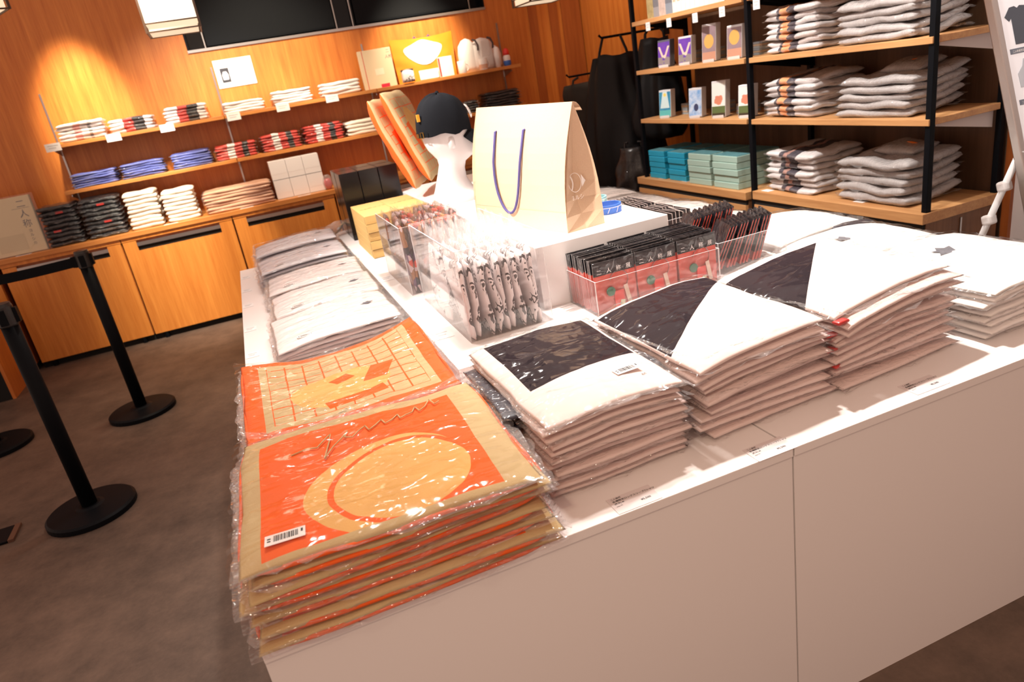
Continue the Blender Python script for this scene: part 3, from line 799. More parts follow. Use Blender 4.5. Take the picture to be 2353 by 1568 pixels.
# keyring packs with black header cards
m_header = simple('black_header_card', (0.008, 0.008, 0.011), 0.35, coat=1.0, crinkle=0.5, cscale=30)
m_redcard = simple('red_backing_card', (0.56, 0.062, 0.038), 0.45, coat=0.9, crinkle=0.5, cscale=30, var=0.35, vscale=14)
m_green = simple('green_charm', (0.02, 0.16, 0.09), 0.25, coat=0.5)
m_redcharm = simple('red_charm', (0.72, 0.035, 0.025), 0.3)
m_creamcharm = simple('cream_charm', (0.62, 0.60, 0.36), 0.4)
m_paperstrip = simple('paper_strip', (0.72, 0.55, 0.45), 0.5)
m_wire = simple('grey_wire', (0.25, 0.24, 0.24), 0.3, 0.8)
m_lettering = simple('white_lettering', (0.85, 0.83, 0.83), 0.5)
KW, KH = 0.134, 0.155
def key_mesh(th=0.004, w=KW, h=KH):
    return MB().b2((-w / 2, -th / 2, 0), (w / 2, th / 2, h * 0.74), 0).b2((-w / 2, -th / 2 - 0.0003, h * 0.74), (w / 2, th / 2 + 0.0003, h), 1).b2((-w / 2 - 0.0012, -0.0006, 0), (-w / 2, 0.0006, h + 0.002), 2).b2((w / 2, -0.0006, 0), (w / 2 + 0.0012, 0.0006, h + 0.002), 2).mesh('keyring_pack', [m_redcard, m_header, m_neck])


kmesh = key_mesh()
clear_bin('low clear bin of red keyring packs against the tall plinth', 0.835, 1.263, 1.768, 1.963, PZ, 0.108)


def keyring(parent, seed):
    r = random.Random(seed); f = -0.0035
    ring = [(0.012 + 0.03 * cos(a), f, 0.09 + 0.03 * sin(a)) for a in [i / 12 * 2 * pi - 1.2 for i in range(9)]]
    obj('ring', MB().tube(ring, 0.0009, 5), parent, mats=m_wire)
    dx = r.uniform(-0.004, 0.004)
    d = MB(); d.lathe([(0.014, -0.002), (0.0145, 0), (0.014, 0.002)], 16); d.xf(Matrix.Translation((-0.022 + dx, f - 0.003, 0.062)) @ Matrix.Rotation(pi / 2, 4, 'X'))
    obj('green_disc', d, parent, mats=m_green)
    obj('red_charm', MB().b2((-0.012 + dx, f - 0.005, 0.004), (0.02 + dx, f - 0.002, 0.06), 0, 0.001), parent, mats=m_redcharm)
    obj('cream_charm', MB().prism([(0.002 + dx, 0.005), (0.016 + dx, 0.004), (0.02 + dx, 0.028), (0.006 + dx, 0.03)], 0, 0.002).xf(Matrix(((1, 0, 0, 0), (0, 0, -1, f - 0.005), (0, 1, 0, 0), (0, 0, 0, 1)))), parent, mats=m_creamcharm)
    obj('paper_strip', MB().box((0.032 + dx, f - 0.004, 0.042), (0.013, 0.001, 0.062), 0, Matrix.Rotation(-0.18, 3, 'Y')), parent, mats=m_paperstrip)


for c in range(3):
    xc = 0.835 + 0.0715 + 0.1425 * c
    for i in range(22):
        y = 1.785 + i * 0.0078
        o = tag(obj('keyring_pack', kmesh, None, (xc + random.uniform(-0.0015, 0.0015), y, PZ + 0.0035 + (random.uniform(0, 0.007) if i else 0)), (random.uniform(-0.06, 0.0) if i else 0, 0, random.uniform(-0.02, 0.02))),
                f'keyring pack with black header, {NTH[i]} of the {("column by the doodle packs", "middle column", "column by the slanted packs")[c]}', 'keyring pack', 'red keyring packs in the low bin')
        if i == 0:
            keyring(o, c)
            for q, ch in enumerate('二人称展'):
                obj('lettering', text_mesh(ch, 0.017, m_lettering), o, (-0.058 + 0.032 * q, -0.0035, KH * 0.775), (pi / 2, 0, 0))
            obj('clear_bag', MB().grid(12, 12, lambda a, b2: ((a - 0.5) * KW, -0.011 - 0.004 * nz(a * 5, b2 * 6, c), b2 * KH * 0.98)).mesh('clear_bag', m_film, True), o)

# slanted packs in the second low bin, and the row of photo packs beside the tall plinth
clear_bin('low clear bin of slanted black and red packs', 1.275, 1.535, 1.79, 2.20, PZ, 0.115)
kmesh2 = MB().b2((-0.0625, -0.0028, 0), (0.0625, -0.0008, 0.15), 1).b2((-0.0625, 0.0008, 0), (0.0625, 0.0028, 0.15), 1).b2((-0.0635, -0.0009, 0), (0.0635, 0.0009, 0.145), 0).b2((-0.0628, -0.0031, 0), (0.0628, 0.0031, 0.028), 0).mesh('keyring_pack', [m_redcard, m_header])
for c in range(2):
    for i in range(12):
        o = tag(obj('keyring_pack', kmesh2, None, (1.318 + 0.0165 * i - 0.008, 1.90 + 0.19 * c, PZ + 0.012), (0.42 - 0.012 * i, 0, pi / 2 - 0.30 - 0.05 * (i % 3))),
                f'slanted keyring pack, {NTH[i]} from the plinth in the {("aisle-side", "inner")[c]} row of the second low bin', 'keyring pack', 'slanted keyring packs')
m_photo = simple('dark_photo_card', (0.02, 0.018, 0.02), 0.25, coat=1.0, crinkle=0.4)
m_photo_back = simple('cream_card_back', (0.72, 0.60, 0.55), 0.5)
pm = MB().b2((-0.055, -0.0022, 0), (0.055, 0.0, 0.105), 0).b2((-0.055, 0.0, 0), (0.055, 0.0022, 0.105), 1).mesh('photo_pack', [m_photo, m_photo_back])
for c in range(2):
    o = clear_bin(f'clear tray of photo packs, {("nearer the slanted bin", "nearer the table end")[c]}', 1.245, 1.545, 2.30 + 0.26 * c, 2.53 + 0.26 * c, PZ, 0.05)
    for row in range(2):
        for i in range(17):
            tag(obj('photo_pack', pm, None, (1.262 + 0.0165 * i, 2.36 + 0.26 * c + 0.113 * row, PZ + 0.004), (random.uniform(-0.02, 0.02), random.uniform(-0.06, 0.06), -pi / 2 + random.uniform(-0.05, 0.05))),
                f'photo pack, {NTH[i]} from the plinth in the {("first", "second", "third", "fourth")[c * 2 + row]} row beside it', 'photo pack', 'photo packs beside the plinth')

# ------------------------------------------------------------------ kraft bag
m_kraft = simple('kraft_paper', (0.60, 0.415, 0.275), 0.55, var=0.10, vscale=300, bmp=0.05, bscale=200)
m_cord = simple('purple_cord', (0.075, 0.06, 0.20), 0.8, bmp=0.6, bscale=700)
m_whiteink = simple('white_print', (0.85, 0.80, 0.76), 0.6)
o = thing('kraft_bag', 'brown kraft paper shopping bag with purple cord handle', 'bag', (0.894, 2.045, BZ))
DB = Vector((-0.2616, 0.9652, 0)); LB = 0.53; SD = Vector((0.141, 0.013, 0))
fr, br = Vector((0, 0, 0)), SD; fl, bl = fr + DB * LB, br + DB * LB
zt = 0.395
tr = SD * 0.5 + Vector((0.0, -0.012, zt)); tl = tr + DB * (LB + 0.0) + Vector((0, 0, 0.012))
N_ = 10
body = MB()
def lerp(a, b, u): return a + (b - a) * u
nout = Vector((-0.965, -0.26, 0))
body.grid(N_, 8, lambda a, b2: tuple(lerp(lerp(fl, fr, a), lerp(tl, tr, a), b2) + nout * (0.022 * sin(pi * b2) * (0.6 + 0.4 * sin(pi * a)))))
body.grid(N_, 8, lambda a, b2: tuple(lerp(lerp(br, bl, a), lerp(tr, tl, a), b2) - nout * (0.022 * sin(pi * b2))))
# the gusset: a centre crease pushed in
for A, B, T, sg in ((fr, br, tr, 1), (bl, fl, tl, -1)):
    mid = (A + B) / 2 + DB * (0.0 * sg)
    cr = lerp(mid, T, 0.34) + DB * (0.045 * sg)
    def edge(P, u, s2): return lerp(P, T, u) + nout * (0.022 * sin(pi * u) * s2)
    s2a, s2b = (1, -1) if sg > 0 else (-1, 1)
    la = [edge(A, k / 8, s2a) for k in range(9)]; lb = [edge(B, k / 8, s2b) for k in range(9)]
    lc = [lerp(mid, cr, min(1, k / 8 / 0.34)) if k / 8 < 0.34 else lerp(cr, T, (k / 8 - 0.34) / 0.66) for k in range(9)]
    vs = la + lc + lb
    body.add(vs, [(k, 9 + k, 10 + k, k + 1) for k in range(8)] + [(9 + k, 18 + k, 19 + k, 10 + k) for k in range(8)])
body.add([fl, fr, br, bl], [(0, 1, 2, 3)])
obj('body', body, o, mats=m_kraft, smooth=False)
# folded-over mouth
fold = MB()
fold.grid(N_, 3, lambda a, b2: tuple(lerp(tl, tr, a) + Vector((0.004, -0.001, 0.002)) * 1.0 - nout * (0.030 * b2) + Vector((0, 0, -0.030 * b2 * b2 - 0.002))))
obj('folded_top', fold, o, mats=m_kraft)
# base crease and handle
def face(a, b2, off=0.003): return lerp(lerp(fl, fr, a), lerp(tl, tr, a), b2) + nout * (0.022 * sin(pi * b2) * (0.6 + 0.4 * sin(pi * a)) + off)
obj('base_crease', MB().tube([face(k / 10, 0.17, 0.0004) for k in range(11)], 0.0009, 4), o, mats=m_kraft)
ha, hb_ = 0.27, 0.58
hp = [face(ha, 0.80, 0.0), face(ha, 0.80, 0.006)]
for k in range(1, 20):
    u = k / 20; a = ha + (hb_ - ha) * (0.5 - 0.5 * cos(pi * u)) + 0.012 * sin(2 * pi * u)
    hp.append(face(a + 0.02 * sin(pi * u), 0.80 - 0.67 * sin(pi * u) ** 0.55, 0.009))
hp += [face(hb_, 0.81, 0.006), face(hb_, 0.81, 0.0)]
obj('cord_handle', MB().tube(hp, 0.0045, 8), o, mats=m_cord, smooth=True)
# printed mark on the side
P0 = lerp(fr, lerp(fr, tr, 1), 0.28); sx = (SD).normalized(); sz = Vector((0, 0, 1)); sn = Vector((0.09, -0.995, 0))
def side(u, v): return Vector((0.069 + u, 0.020 - 0.0 - 0.16 * 0 + 0.02 * 0, 0.15 + v)) + Vector((0, -0.004, 0))
SO = Vector((0.0, 0.028, 0.0))
logo = MB()
ell = [(0.022 * cos(a) - 0.012, 0.030 * sin(a)) for a in [i / 24 * 2 * pi for i in range(24)]]
logo.tube([side(*p) + SO * 0.2 for p in ell], 0.0011, 4, closed=True)
logo.tube([side(-0.026 + 0.006 * sin(i / 10 * pi), 0.022 - 0.044 * i / 10) + SO * 0.2 for i in range(11)], 0.0022, 4)
tri = [(0.012, 0.022), (0.026, 0.0), (0.012, -0.018)]
logo.add([side(*p) + SO * 0.2 for p in tri], [(0, 1, 2)])
obj('printed_logo', logo, o, mats=m_whiteink, label='white line logo on the bag side')
obj('lettering', text_mesh('ヨルシカ', 0.018, m_whiteink), o, tuple(side(-0.036, -0.055) + SO * 0.2), (pi / 2, 0, 0.09))

# tape rolls
m_tape1 = simple('blue_tape', (0.05, 0.17, 0.62), 0.4); m_tape2 = simple('pale_teal_tape', (0.32, 0.62, 0.66), 0.4)
for p, mt, lab, rr in (((1.125, 2.20, BZ), m_tape1, 'blue and white masking tape roll behind the kraft bag', 0.047), ((1.16, 2.36, BZ), m_tape2, 'pale teal masking tape roll behind the kraft bag', 0.042)):
    o = thing('tape_roll', lab, 'tape', p, group='tape rolls')
    obj('tape', MB().lathe([(rr * 0.88, 0), (rr, 0), (rr, 0.030), (rr * 0.88, 0.030), (rr * 0.88, 0)], 32, caps=False), o, mats=mt, smooth=False)
    pr = MB(); pr.tube([((rr + .0004) * cos(a), (rr + .0004) * sin(a), 0.022) for a in [i / 32 * 2 * pi for i in range(32)]], 0.0011, 4, closed=True)
    for i in range(9):
        a = i / 9 * 2 * pi; pr.tube([((rr + .0004) * cos(a), (rr + .0004) * sin(a), 0.004), ((rr + .0004) * cos(a + 0.2), (rr + .0004) * sin(a + 0.2), 0.022)], 0.001, 4)
    obj('printed_pattern', pr, o, mats=m_whiteink)

# ------------------------------------------------------------------ gift boxes
m_blackbox = simple('gloss_black_card', (0.006, 0.006, 0.007), 0.18, spec=0.45)
m_yellowbox = simple('yellow_kraft_card', (0.62, 0.40, 0.14), 0.6, bmp=0.03)
def carton(name, label, lo, hi, mat, group, seam, cat='box', lid=True):
    o = thing(name, label, cat, ((lo[0] + hi[0]) / 2, (lo[1] + hi[1]) / 2, lo[2]), group=group)
    w, d, h = (hi[i] - lo[i] for i in range(3))
    obj('carton', MB().box((0, 0, h / 2), (w, d, h), 0, None, 0.0015), o, mats=mat)
    if lid:
        obj('flap', MB().b2((-w / 2 + 0.004, -d / 2 - 0.0006, h * 0.30), (w / 2 - 0.004, -d / 2 + 0.0008, h - 0.002)).b2((-w / 2 + 0.004, -d / 2, h - 0.0008), (w / 2 - 0.004, d / 2 - 0.01, h + 0.0006)), o, mats=mat)
        obj('seam', MB().b2((-w / 2 - 0.0005, -d / 2 + 0.012, 0.004), (-w / 2 + 0.0005, -d / 2 + 0.0155, h - 0.003)).b2((-w / 2 + 0.001, -d / 2 - 0.0010, 0.0), (w / 2 - 0.001, -d / 2 + 0.0005, 0.0025)), o, mats=seam)
    return o


m_seamdark = simple('dark_seam', (0.10, 0.05, 0.015), 0.8)
for r in range(2):
    for c in range(3):
        carton('black_gift_box', f'tall glossy black box, {NTH[c]} from the aisle in the {("row facing the yellow boxes", "row facing the cabinets")[r]}', (0.432 + 0.1045 * c, 3.83 + 0.18 * r, PZ), (0.533 + 0.1045 * c, 4.005 + 0.18 * r, 1.138), m_blackbox, 'tall black gift boxes', m_ink)
for c in range(2):
    for l in range(5):
        o = carton('yellow_box', f'flat yellow card box {ordn(l, 5)} of the pile {("next to the plinth edge", "touching the tall plinth")[c]}', (0.437 + 0.152 * c, 3.27 + random.uniform(-.004, .004), PZ + 0.0398 * l), (0.587 + 0.150 * c, 3.70, PZ + 0.0394 + 0.0398 * l), m_yellowbox, 'flat yellow boxes', m_seamdark)
        if l == 4: obj('lettering', text_mesh('NOT FOR SALE' if False else '二人称 グッズ', 0.022, m_seamdark), o, (-0.06, 0.0, 0.0405), (0, 0, 0.2))

# ------------------------------------------------------------------ mannequin head, cap, leaning cushions
m_mann = simple('matte_white_plastic', (0.80, 0.76, 0.76), 0.38)
o = thing('mannequin_head', 'matte white display head and neck on the tall plinth', 'mannequin', (0.86, 3.16, BZ))
# rings: (z, centre x, half width x, half width y)
HR = [(0.0, 0.0, 0.118, 0.100), (0.006, 0.0, 0.121, 0.102), (0.03, -0.004, 0.108, 0.090), (0.06, -0.010, 0.088, 0.074), (0.10, -0.012, 0.070, 0.062), (0.14, -0.004, 0.062, 0.058), (0.17, 0.006, 0.062, 0.060),
      (0.195, 0.026, 0.085, 0.066), (0.215, 0.024, 0.098, 0.070), (0.24, 0.012, 0.104, 0.074), (0.27, 0.004, 0.108, 0.077), (0.30, 0.0, 0.110, 0.079), (0.34, -0.002, 0.108, 0.079), (0.38, -0.004, 0.100, 0.074), (0.41, -0.006, 0.082, 0.062), (0.435, -0.008, 0.05, 0.04), (0.445, -0.008, 0.012, 0.01)]
hd = MB(); seg = 32
for z, cx, ax_, ay in HR:
    for i in range(seg):
        a = 2 * pi * i / seg; x = cx + ax_ * cos(a); y = ay * sin(a)
        if 0.16 < z < 0.36 and cos(a) > 0.6:      # face relief: nose, lips, chin, eye hollows
            k = (cos(a) - 0.6) / 0.4; c0 = abs(sin(a))
            x += k * (0.026 * math.exp(-((z - 0.262) / 0.020) ** 2) * math.exp(-(c0 / 0.22) ** 2) - 0.010 * math.exp(-((z - 0.298) / 0.014) ** 2) + 0.006 * math.exp(-((z - 0.228) / 0.008) ** 2) + 0.006 * math.exp(-((z - 0.20) / 0.012) ** 2))
        hd.v.append((x, y, z))
for j in range(len(HR) - 1):
    for i in range(seg):
        hd.f.append((j * seg + i, j * seg + (i + 1) % seg, (j + 1) * seg + (i + 1) % seg, (j + 1) * seg + i)); hd.m.append(0)
hd.f += [tuple(range(seg))[::-1], tuple((len(HR) - 1) * seg + i for i in range(seg))]; hd.m += [0, 0]
obj('head', hd, o, mats=m_mann, smooth=True)
for sy in (-1, 1):
    obj('ear', MB().grid(6, 8, lambda a, b2: ((a - 0.5) * 0.034 + 0.0, sy * (0.074 + 0.012 * sin(pi * a) * sin(pi * b2)), 0.235 + 0.06 * b2)), o, mats=m_mann, smooth=True)

m_cap = simple('black_twill', (0.008, 0.009, 0.012), 0.9, bmp=0.2, bscale=300, spec=0.15)
o = thing('baseball_cap', 'black cotton baseball cap worn by the mannequin head', 'cap', (0.86, 3.16, BZ + 0.300))
cr = MB(); nr = 9; sg = 36
for j in range(nr + 1):
    th = j / nr * pi / 2
    for i in range(sg):
        a = 2 * pi * i / sg; k = cos(th) ** 0.75; f = 1 + 0.012 * cos(6 * a) * sin(2 * th)
        cr.v.append((-0.004 + 0.124 * k * cos(a) * f, 0.096 * k * sin(a) * f, 0.170 * sin(th) ** 0.9 + 0.012 * nz(cos(a) * 2, sin(a) * 2, th) + (0.02 * (cos(a) < -0.85) if j == 0 else 0)))
for j in range(nr):
    for i in range(sg): cr.f.append((j * sg + i, j * sg + (i + 1) % sg, (j + 1) * sg + (i + 1) % sg, (j + 1) * sg + i)); cr.m.append(0)
obj('crown', cr, o, mats=m_cap, smooth=True)
obj('button', MB().lathe([(0.0, 0.012), (0.006, 0.010), (0.009, 0.004), (0.009, 0)][::-1], 12, (-0.004, 0, 0.170)), o, mats=m_cap, smooth=True)
br_ = MB(); br_.grid(14, 6, lambda a, b2: ((0.105 + 0.085 * b2) * cos((a - 0.5) * 2.0) * (1 + 0.0 * b2), (0.090 + 0.018 * b2) * sin((a - 0.5) * 2.0), 0.010 - 0.045 * b2 - 0.03 * (2 * a - 1) ** 2))
br_.grid(14, 6, lambda a, b2: ((0.105 + 0.085 * b2) * cos((a - 0.5) * 2.0), (0.090 + 0.018 * b2) * sin((a - 0.5) * 2.0), 0.006 - 0.045 * b2 - 0.03 * (2 * a - 1) ** 2))
obj('brim', br_, o, mats=m_cap, smooth=True)
sp = MB(); sp.grid(16, 1, lambda a, b2: (-0.004 - 0.126 * cos((a - 0.5) * 1.5), 0.098 * sin((a - 0.5) * 1.5), 0.001 + 0.020 * b2))
st = obj('strap', sp, o, mats=m_cap)
bk = [(-0.122, -0.040, 0.0), (-0.122, -0.040, 0.024), (-0.114, -0.054, 0.024), (-0.114, -0.054, 0.0)]
obj('buckle', MB().tube(bk, 0.0022, 5, closed=True), st, mats=m_brass)
obj('strap_end', MB().box((-0.128, -0.012, 0.011), (0.006, 0.026, 0.018), 0, Matrix.Rotation(0.15, 3, 'Z')), st, mats=m_brass)
em = [(0.112, -0.052, 0.050), (0.104, -0.060, 0.075), (0.094, -0.064, 0.098), (0.088, -0.060, 0.108), (0.098, -0.050, 0.104), (0.110, -0.042, 0.088), (0.120, -0.036, 0.060)]
obj('embroidery', MB().tube([(x * 1.02, y * 1.06, z) for x, y, z in em], 0.0025, 5, closed=True), o, mats=m_whiteink)
obj('embroidery', MB().box((-0.118, -0.036, 0.085), (0.012, 0.014, 0.03)), o, mats=simple('orange_thread', (0.8, 0.32, 0.02), 0.8), label='orange embroidered patch')

T_, B_ = py(876, 212, 3.42), py(988, 405, 3.42)
ax3 = (T_ - B_); L3 = ax3.length
ang = math.atan2(ax3.x, ax3.z)
for k, lab in ((0, 'orange grid-print cushion leaning against the mannequin, side touching it'), (1, 'orange grid-print cushion leaning behind the other one by the mannequin')):
    mb = slab(L3 * 1.05, 0.40, 0.082, 300 + k, 16, 5, 0.010, rim_z=0.5, mi2=1)
    # local: length -> up the lean, thickness -> towards the head; the pair is turned about the vertical at its foot
    mt = Matrix.Translation(B_) @ Matrix.Rotation(-0.42, 4, 'Z') @ Matrix.Translation(ax3 * 0.5 + Vector((0.035, 0.19, 0.0)) - Vector((cos(ang), 0, -sin(ang))) * 0.080 * (k + 1)) @ Matrix.Rotation(ang, 4, 'Y') @ Matrix.Rotation(pi / 2, 4, 'Y')
    q = tag(obj('grid_cushion', mb, None, mats=[m_grid_pale, m_orafab], smooth=True), lab, 'cushion', 'leaning grid cushions')
    q.matrix_world = mt @ Matrix.Rotation(pi, 4, 'X') if False else mt

# ------------------------------------------------------------------ goods on the wall shelves
def fabric(name, col, **k): return simple(name, col, 0.75, coat=0.6, crinkle=0.5, cscale=30, bmp=0.1, **k)
m_blue = fabric('blue_fabric', (0.10, 0.13, 0.42)); m_cream = simple('cream_fabric', (0.80, 0.70, 0.58), 0.9, bmp=0.1)
m_blackfab = simple('black_bagged_fabric', (0.006, 0.007, 0.011), 0.32, coat=1.0, crinkle=1.0, cscale=60, bmp=1.0, bscale=40)
m_blackfab.node_tree.nodes['Principled BSDF'].inputs['Coat Roughness'].default_value = 0.22
m_peach = fabric('peach_fabric', (0.72, 0.43, 0.30)); m_whitefab = simple('white_folded_fabric', (0.84, 0.79, 0.76), 0.9, bmp=0.1)
WH, RD, BK = (0.80, 0.74, 0.72), (0.62, 0.045, 0.03), (0.02, 0.02, 0.02)
m_rwk = banded('white_red_black_bands', 0, [(-0.35, WH), (0.12, RD), (0.62, BK), (1.1, WH)], half=0.15)
m_wrk = banded('pale_red_bands', 0, [(-0.3, WH), (0.05, (0.75, 0.35, 0.33)), (0.35, WH), (0.5, (0.3, 0.28, 0.28)), (1.1, WH)], half=0.15)
m_red = banded('red_white_black_bands', 0, [(-0.42, RD), (-0.05, WH), (0.32, RD), (0.62, BK), (1.1, RD)], half=0.15)


def pile(name, cat, where, kind, px0, px1, pyb, z, n, h, mat, d=0.20, yc=None, seed=1, group='', film_on=False, rz=0.0):
    """a pile whose width and place along the shelf are read off the photograph; depth comes from the shelf it lies on"""
    yc = yc if yc else YW - 0.255 + d / 2 + 0.02
    yfront = yc - d / 2
    x0, x1 = py(px0, pyb, yfront).x, py(px1, pyb, yfront).x
    w = x1 - x0; p = h / n; r = random.Random(seed)
    ms = [slab(w, d, p * 1.12, seed * 3 + k, 10, 12, 0.008, None, 11, jag=0.012).mesh(name, mat, True) for k in range(3)]
    fl_ = [flange(w, d, p, seed + k, 0.010, 14).mesh('clear_bag', m_flange, True) for k in range(2)] if film_on else None
    for i in range(n):
        o = tag(obj(name, ms[(i * 2 + seed) % 3], None, ((x0 + x1) / 2 + r.uniform(-.006, .006), yc + r.uniform(-.004, .004), z + i * p), (0, 0, rz + r.uniform(-.03, .03))), f'{kind} {ordn(i, n)} {where}', cat, group)
        if film_on: obj('clear_bag', fl_[i % 2], o)


G1 = 'folded goods on the upper wall shelf'
pile('bagged_towel', 'towel', 'by the bare end of the upper shelf', 'pale red-striped pack', 136, 250, 322, Z1, 5, 0.125, m_wrk, seed=1, group=G1, film_on=True)
pile('bagged_towel', 'towel', 'beside the pale striped pile, upper shelf', 'white-red-black pack', 252, 360, 300, Z1, 4, 0.095, m_rwk, seed=2, group=G1, film_on=True)
pile('bagged_towel', 'towel', 'beside the second upright, upper shelf', 'white-red-black pack', 380, 482, 278, Z1, 5, 0.115, m_rwk, seed=3, group=G1, film_on=True)
pile('folded_shirt', 'shirt', 'in the white pile below the notice', 'white folded shirt', 514, 612, 252, Z1, 4, 0.080, m_whitefab, seed=4, group=G1)
pile('folded_shirt', 'shirt', 'in the white pile between two others', 'white folded shirt', 627, 720, 232, Z1, 5, 0.100, m_whitefab, seed=5, group=G1)
pile('folded_shirt', 'shirt', 'in the white pile beside the beige folder', 'white folded shirt', 738, 832, 212, Z1, 4, 0.100, m_whitefab, seed=6, group=G1)
G2 = 'folded goods on the lower wall shelf'
pile('blue_pack', 'shirt pack', 'in the blue pile at the shelf end', 'blue bagged pack', 168, 278, 430, Z2, 6, 0.098, m_blue, seed=7, group=G2, film_on=True)
pile('blue_pack', 'shirt pack', 'in the middle blue pile', 'blue bagged pack', 283, 388, 410, Z2, 6, 0.105, m_blue, seed=8, group=G2, film_on=True)
pile('blue_pack', 'shirt pack', 'in the blue pile beside the red ones', 'blue bagged pack', 400, 494, 390, Z2, 6, 0.110, m_blue, seed=9, group=G2, film_on=True)
pile('red_pack', 'shirt pack', 'in the red pile beside the blue ones', 'red-white-black bagged pack', 500, 598, 370, Z2, 5, 0.110, m_red, seed=10, group=G2, film_on=True)
pile('red_pack', 'shirt pack', 'in the middle red pile', 'red-white-black bagged pack', 607, 700, 350, Z2, 6, 0.125, m_red, seed=11, group=G2, film_on=True)
pile('red_pack', 'shirt pack', 'in the red pile beside the cream one', 'red-white-black bagged pack', 704, 796, 328, Z2, 7, 0.135, m_red, seed=12, group=G2, film_on=True)
pile('cream_shirt', 'shirt', 'in the cream pile beside the red packs', 'cream folded shirt', 800, 890, 310, Z2, 4, 0.110, m_cream, seed=13, group=G2)
pile('black_pack', 'shirt pack', 'in the flat black pile behind the cap', 'black bagged pack', 1072, 1102, 255, Z2, 5, 0.10, m_blackfab, seed=14, group=G2, film_on=True)
pile('black_pack', 'shirt pack', 'in the flat black pile above the bag', 'black bagged pack', 1120, 1200, 245, Z2, 6, 0.135, m_blackfab, seed=15, group=G2, film_on=True)
G3 = 'folded goods on the counter'
yk = YF + 0.17
pile('black_pack', 'shirt pack', 'in the glossy pile beside the catalogue', 'black bagged shirt', 118, 205, 572, ZC, 9, 0.285, m_blackfab, 0.26, yk, 16, G3, True)
pile('black_pack', 'shirt pack', 'in the glossy pile beside the cream piles', 'black bagged shirt', 209, 300, 552, ZC, 9, 0.285, m_blackfab, 0.26, yk, 17, G3, True)
pile('cream_towel', 'towel', 'in the cream pile beside the black shirts', 'cream folded towel', 306, 385, 530, ZC, 9, 0.265, m_cream, 0.24, yk, 18, G3)
pile('cream_towel', 'towel', 'in the cream pile beside the peach shirts', 'cream folded towel', 389, 467, 512, ZC, 8, 0.230, m_cream, 0.24, yk, 19, G3)
pile('peach_shirt', 'shirt', 'in the peach pile beside the white boxes', 'peach bagged shirt', 474, 640, 488, ZC, 7, 0.165, m_peach, 0.28, yk, 20, G3, True)
for nm_, dx, k_i in (('black_pack.018', 0.02, 0), ('black_pack.014', -0.03, 0), ('black_pack.023', 0.03, 0), ('black_pack.027', 0.02, 0)):
    if nm_ in bpy.data.objects:
        q_ = bpy.data.objects[nm_]; obj('red_label', MB().box((dx, -0.131, 0.016), (0.05, 0.003, 0.014)), q_, mats=m_redtag, label='small red label')
# white boxes 3 x 2
m_whitebox = simple('white_carton', (0.84, 0.80, 0.80), 0.45)
xa = py(640, 462, YF + 0.10).x; xb = py(752, 440, YF + 0.10).x; wbx = (xb - xa) / 3
for l in range(2):
    for c in range(3):
        carton('white_box', f'white card box, {NTH[c]} from the peach shirts in the {("bottom", "top")[l]} layer', (xa + wbx * c, YF + 0.10, ZC + 0.148 * l), (xa + wbx * (c + 1) - 0.002, YF + 0.27, ZC + 0.146 + 0.148 * l), m_whitebox, 'white boxes on the counter', m_ink_grey, lid=True)
# catalogue standing at the counter end
m_cream_card = simple('cream_card', (0.66, 0.56, 0.36), 0.55)
p0, p1 = py(-40, 610, YF + 0.03), py(112, 580, YF + 0.03); wc = p1.x - p0.x; hc = 0.40
o = thing('catalogue', 'cream catalogue in clear wrap standing on the counter', 'book', ((p0.x + p1.x) / 2, YF + 0.05, ZC), (-0.10, 0, 0))
obj('cover', MB().b2((-wc / 2, 0, 0.004), (wc / 2, 0.035, hc), 0, 0.002), o, mats=m_cream_card)
obj('spine', MB().b2((wc / 2 + 0.001, 0.001, 0.002), (wc / 2 + 0.004, 0.034, hc - 0.002)), o, mats=simple('grey_board', (0.35, 0.31, 0.22), 0.6))
for q, ch in enumerate('二人称'):
    obj('lettering', text_mesh(ch, 0.06, m_ink_grey), o, (wc / 2 - 0.095, -0.001, hc - 0.075 - 0.07 * q), (pi / 2, 0, 0))
for q, ch in enumerate('ヨルシカ'):
    obj('lettering', text_mesh(ch, 0.026, m_ink_grey), o, (wc / 2 - 0.075, -0.001, 0.145 - 0.03 * q), (pi / 2, 0, 0))
obj('ruled_line', MB().b2((wc / 2 - 0.13, -0.001, hc - 0.085), (wc / 2 - 0.02, 0.0, hc - 0.083)), o, mats=m_ink_grey)
obj('label_panel', MB().b2((-0.08, -0.0012, 0.03), (wc / 2 - 0.11, 0.0, 0.145)), o, mats=simple('cream_panel', (0.58, 0.49, 0.31), 0.5))
obj('clear_wrap', MB().b2((-wc / 2 - 0.004, -0.006, -0.0), (wc / 2 + 0.03, -0.003, hc + 0.01)), o, mats=m_film)
# notice on the wall
a = py(487, 143, YW - 0.01); b2_ = py(591, 188, YW - 0.01)
o = thing('wall_notice', 'white framed notice with a shirt photo on the wall', 'notice', ((a.x + b2_.x) / 2, YW - 0.004, (a.z + b2_.z) / 2))
wn, hn = b2_.x - a.x, 0.205
obj('sheet', MB().box((0, 0, 0), (wn, 0.004, hn)), o, mats=m_card)
obj('photo', MB().box((-0.075, -0.003, -0.012), (0.065, 0.002, 0.105)), o, mats=simple('dark_photo', (0.03, 0.03, 0.04), 0.5))
obj('photo_shirt', MB().prism([(-0.02, -0.03), (0.02, -0.03), (0.024, 0.005), (0.012, 0.03), (-0.012, 0.03), (-0.024, 0.005)], 0, 0.001).xf(Matrix.Translation((-0.075, -0.0042, -0.015)) @ Matrix.Rotation(pi / 2, 4, 'X')), o, mats=m_card)
tx = MB()
for k in range(7): tx.box((0.04, -0.0025, 0.045 - 0.016 * k), (0.11 - 0.02 * (k % 3), 0.001, 0.003))
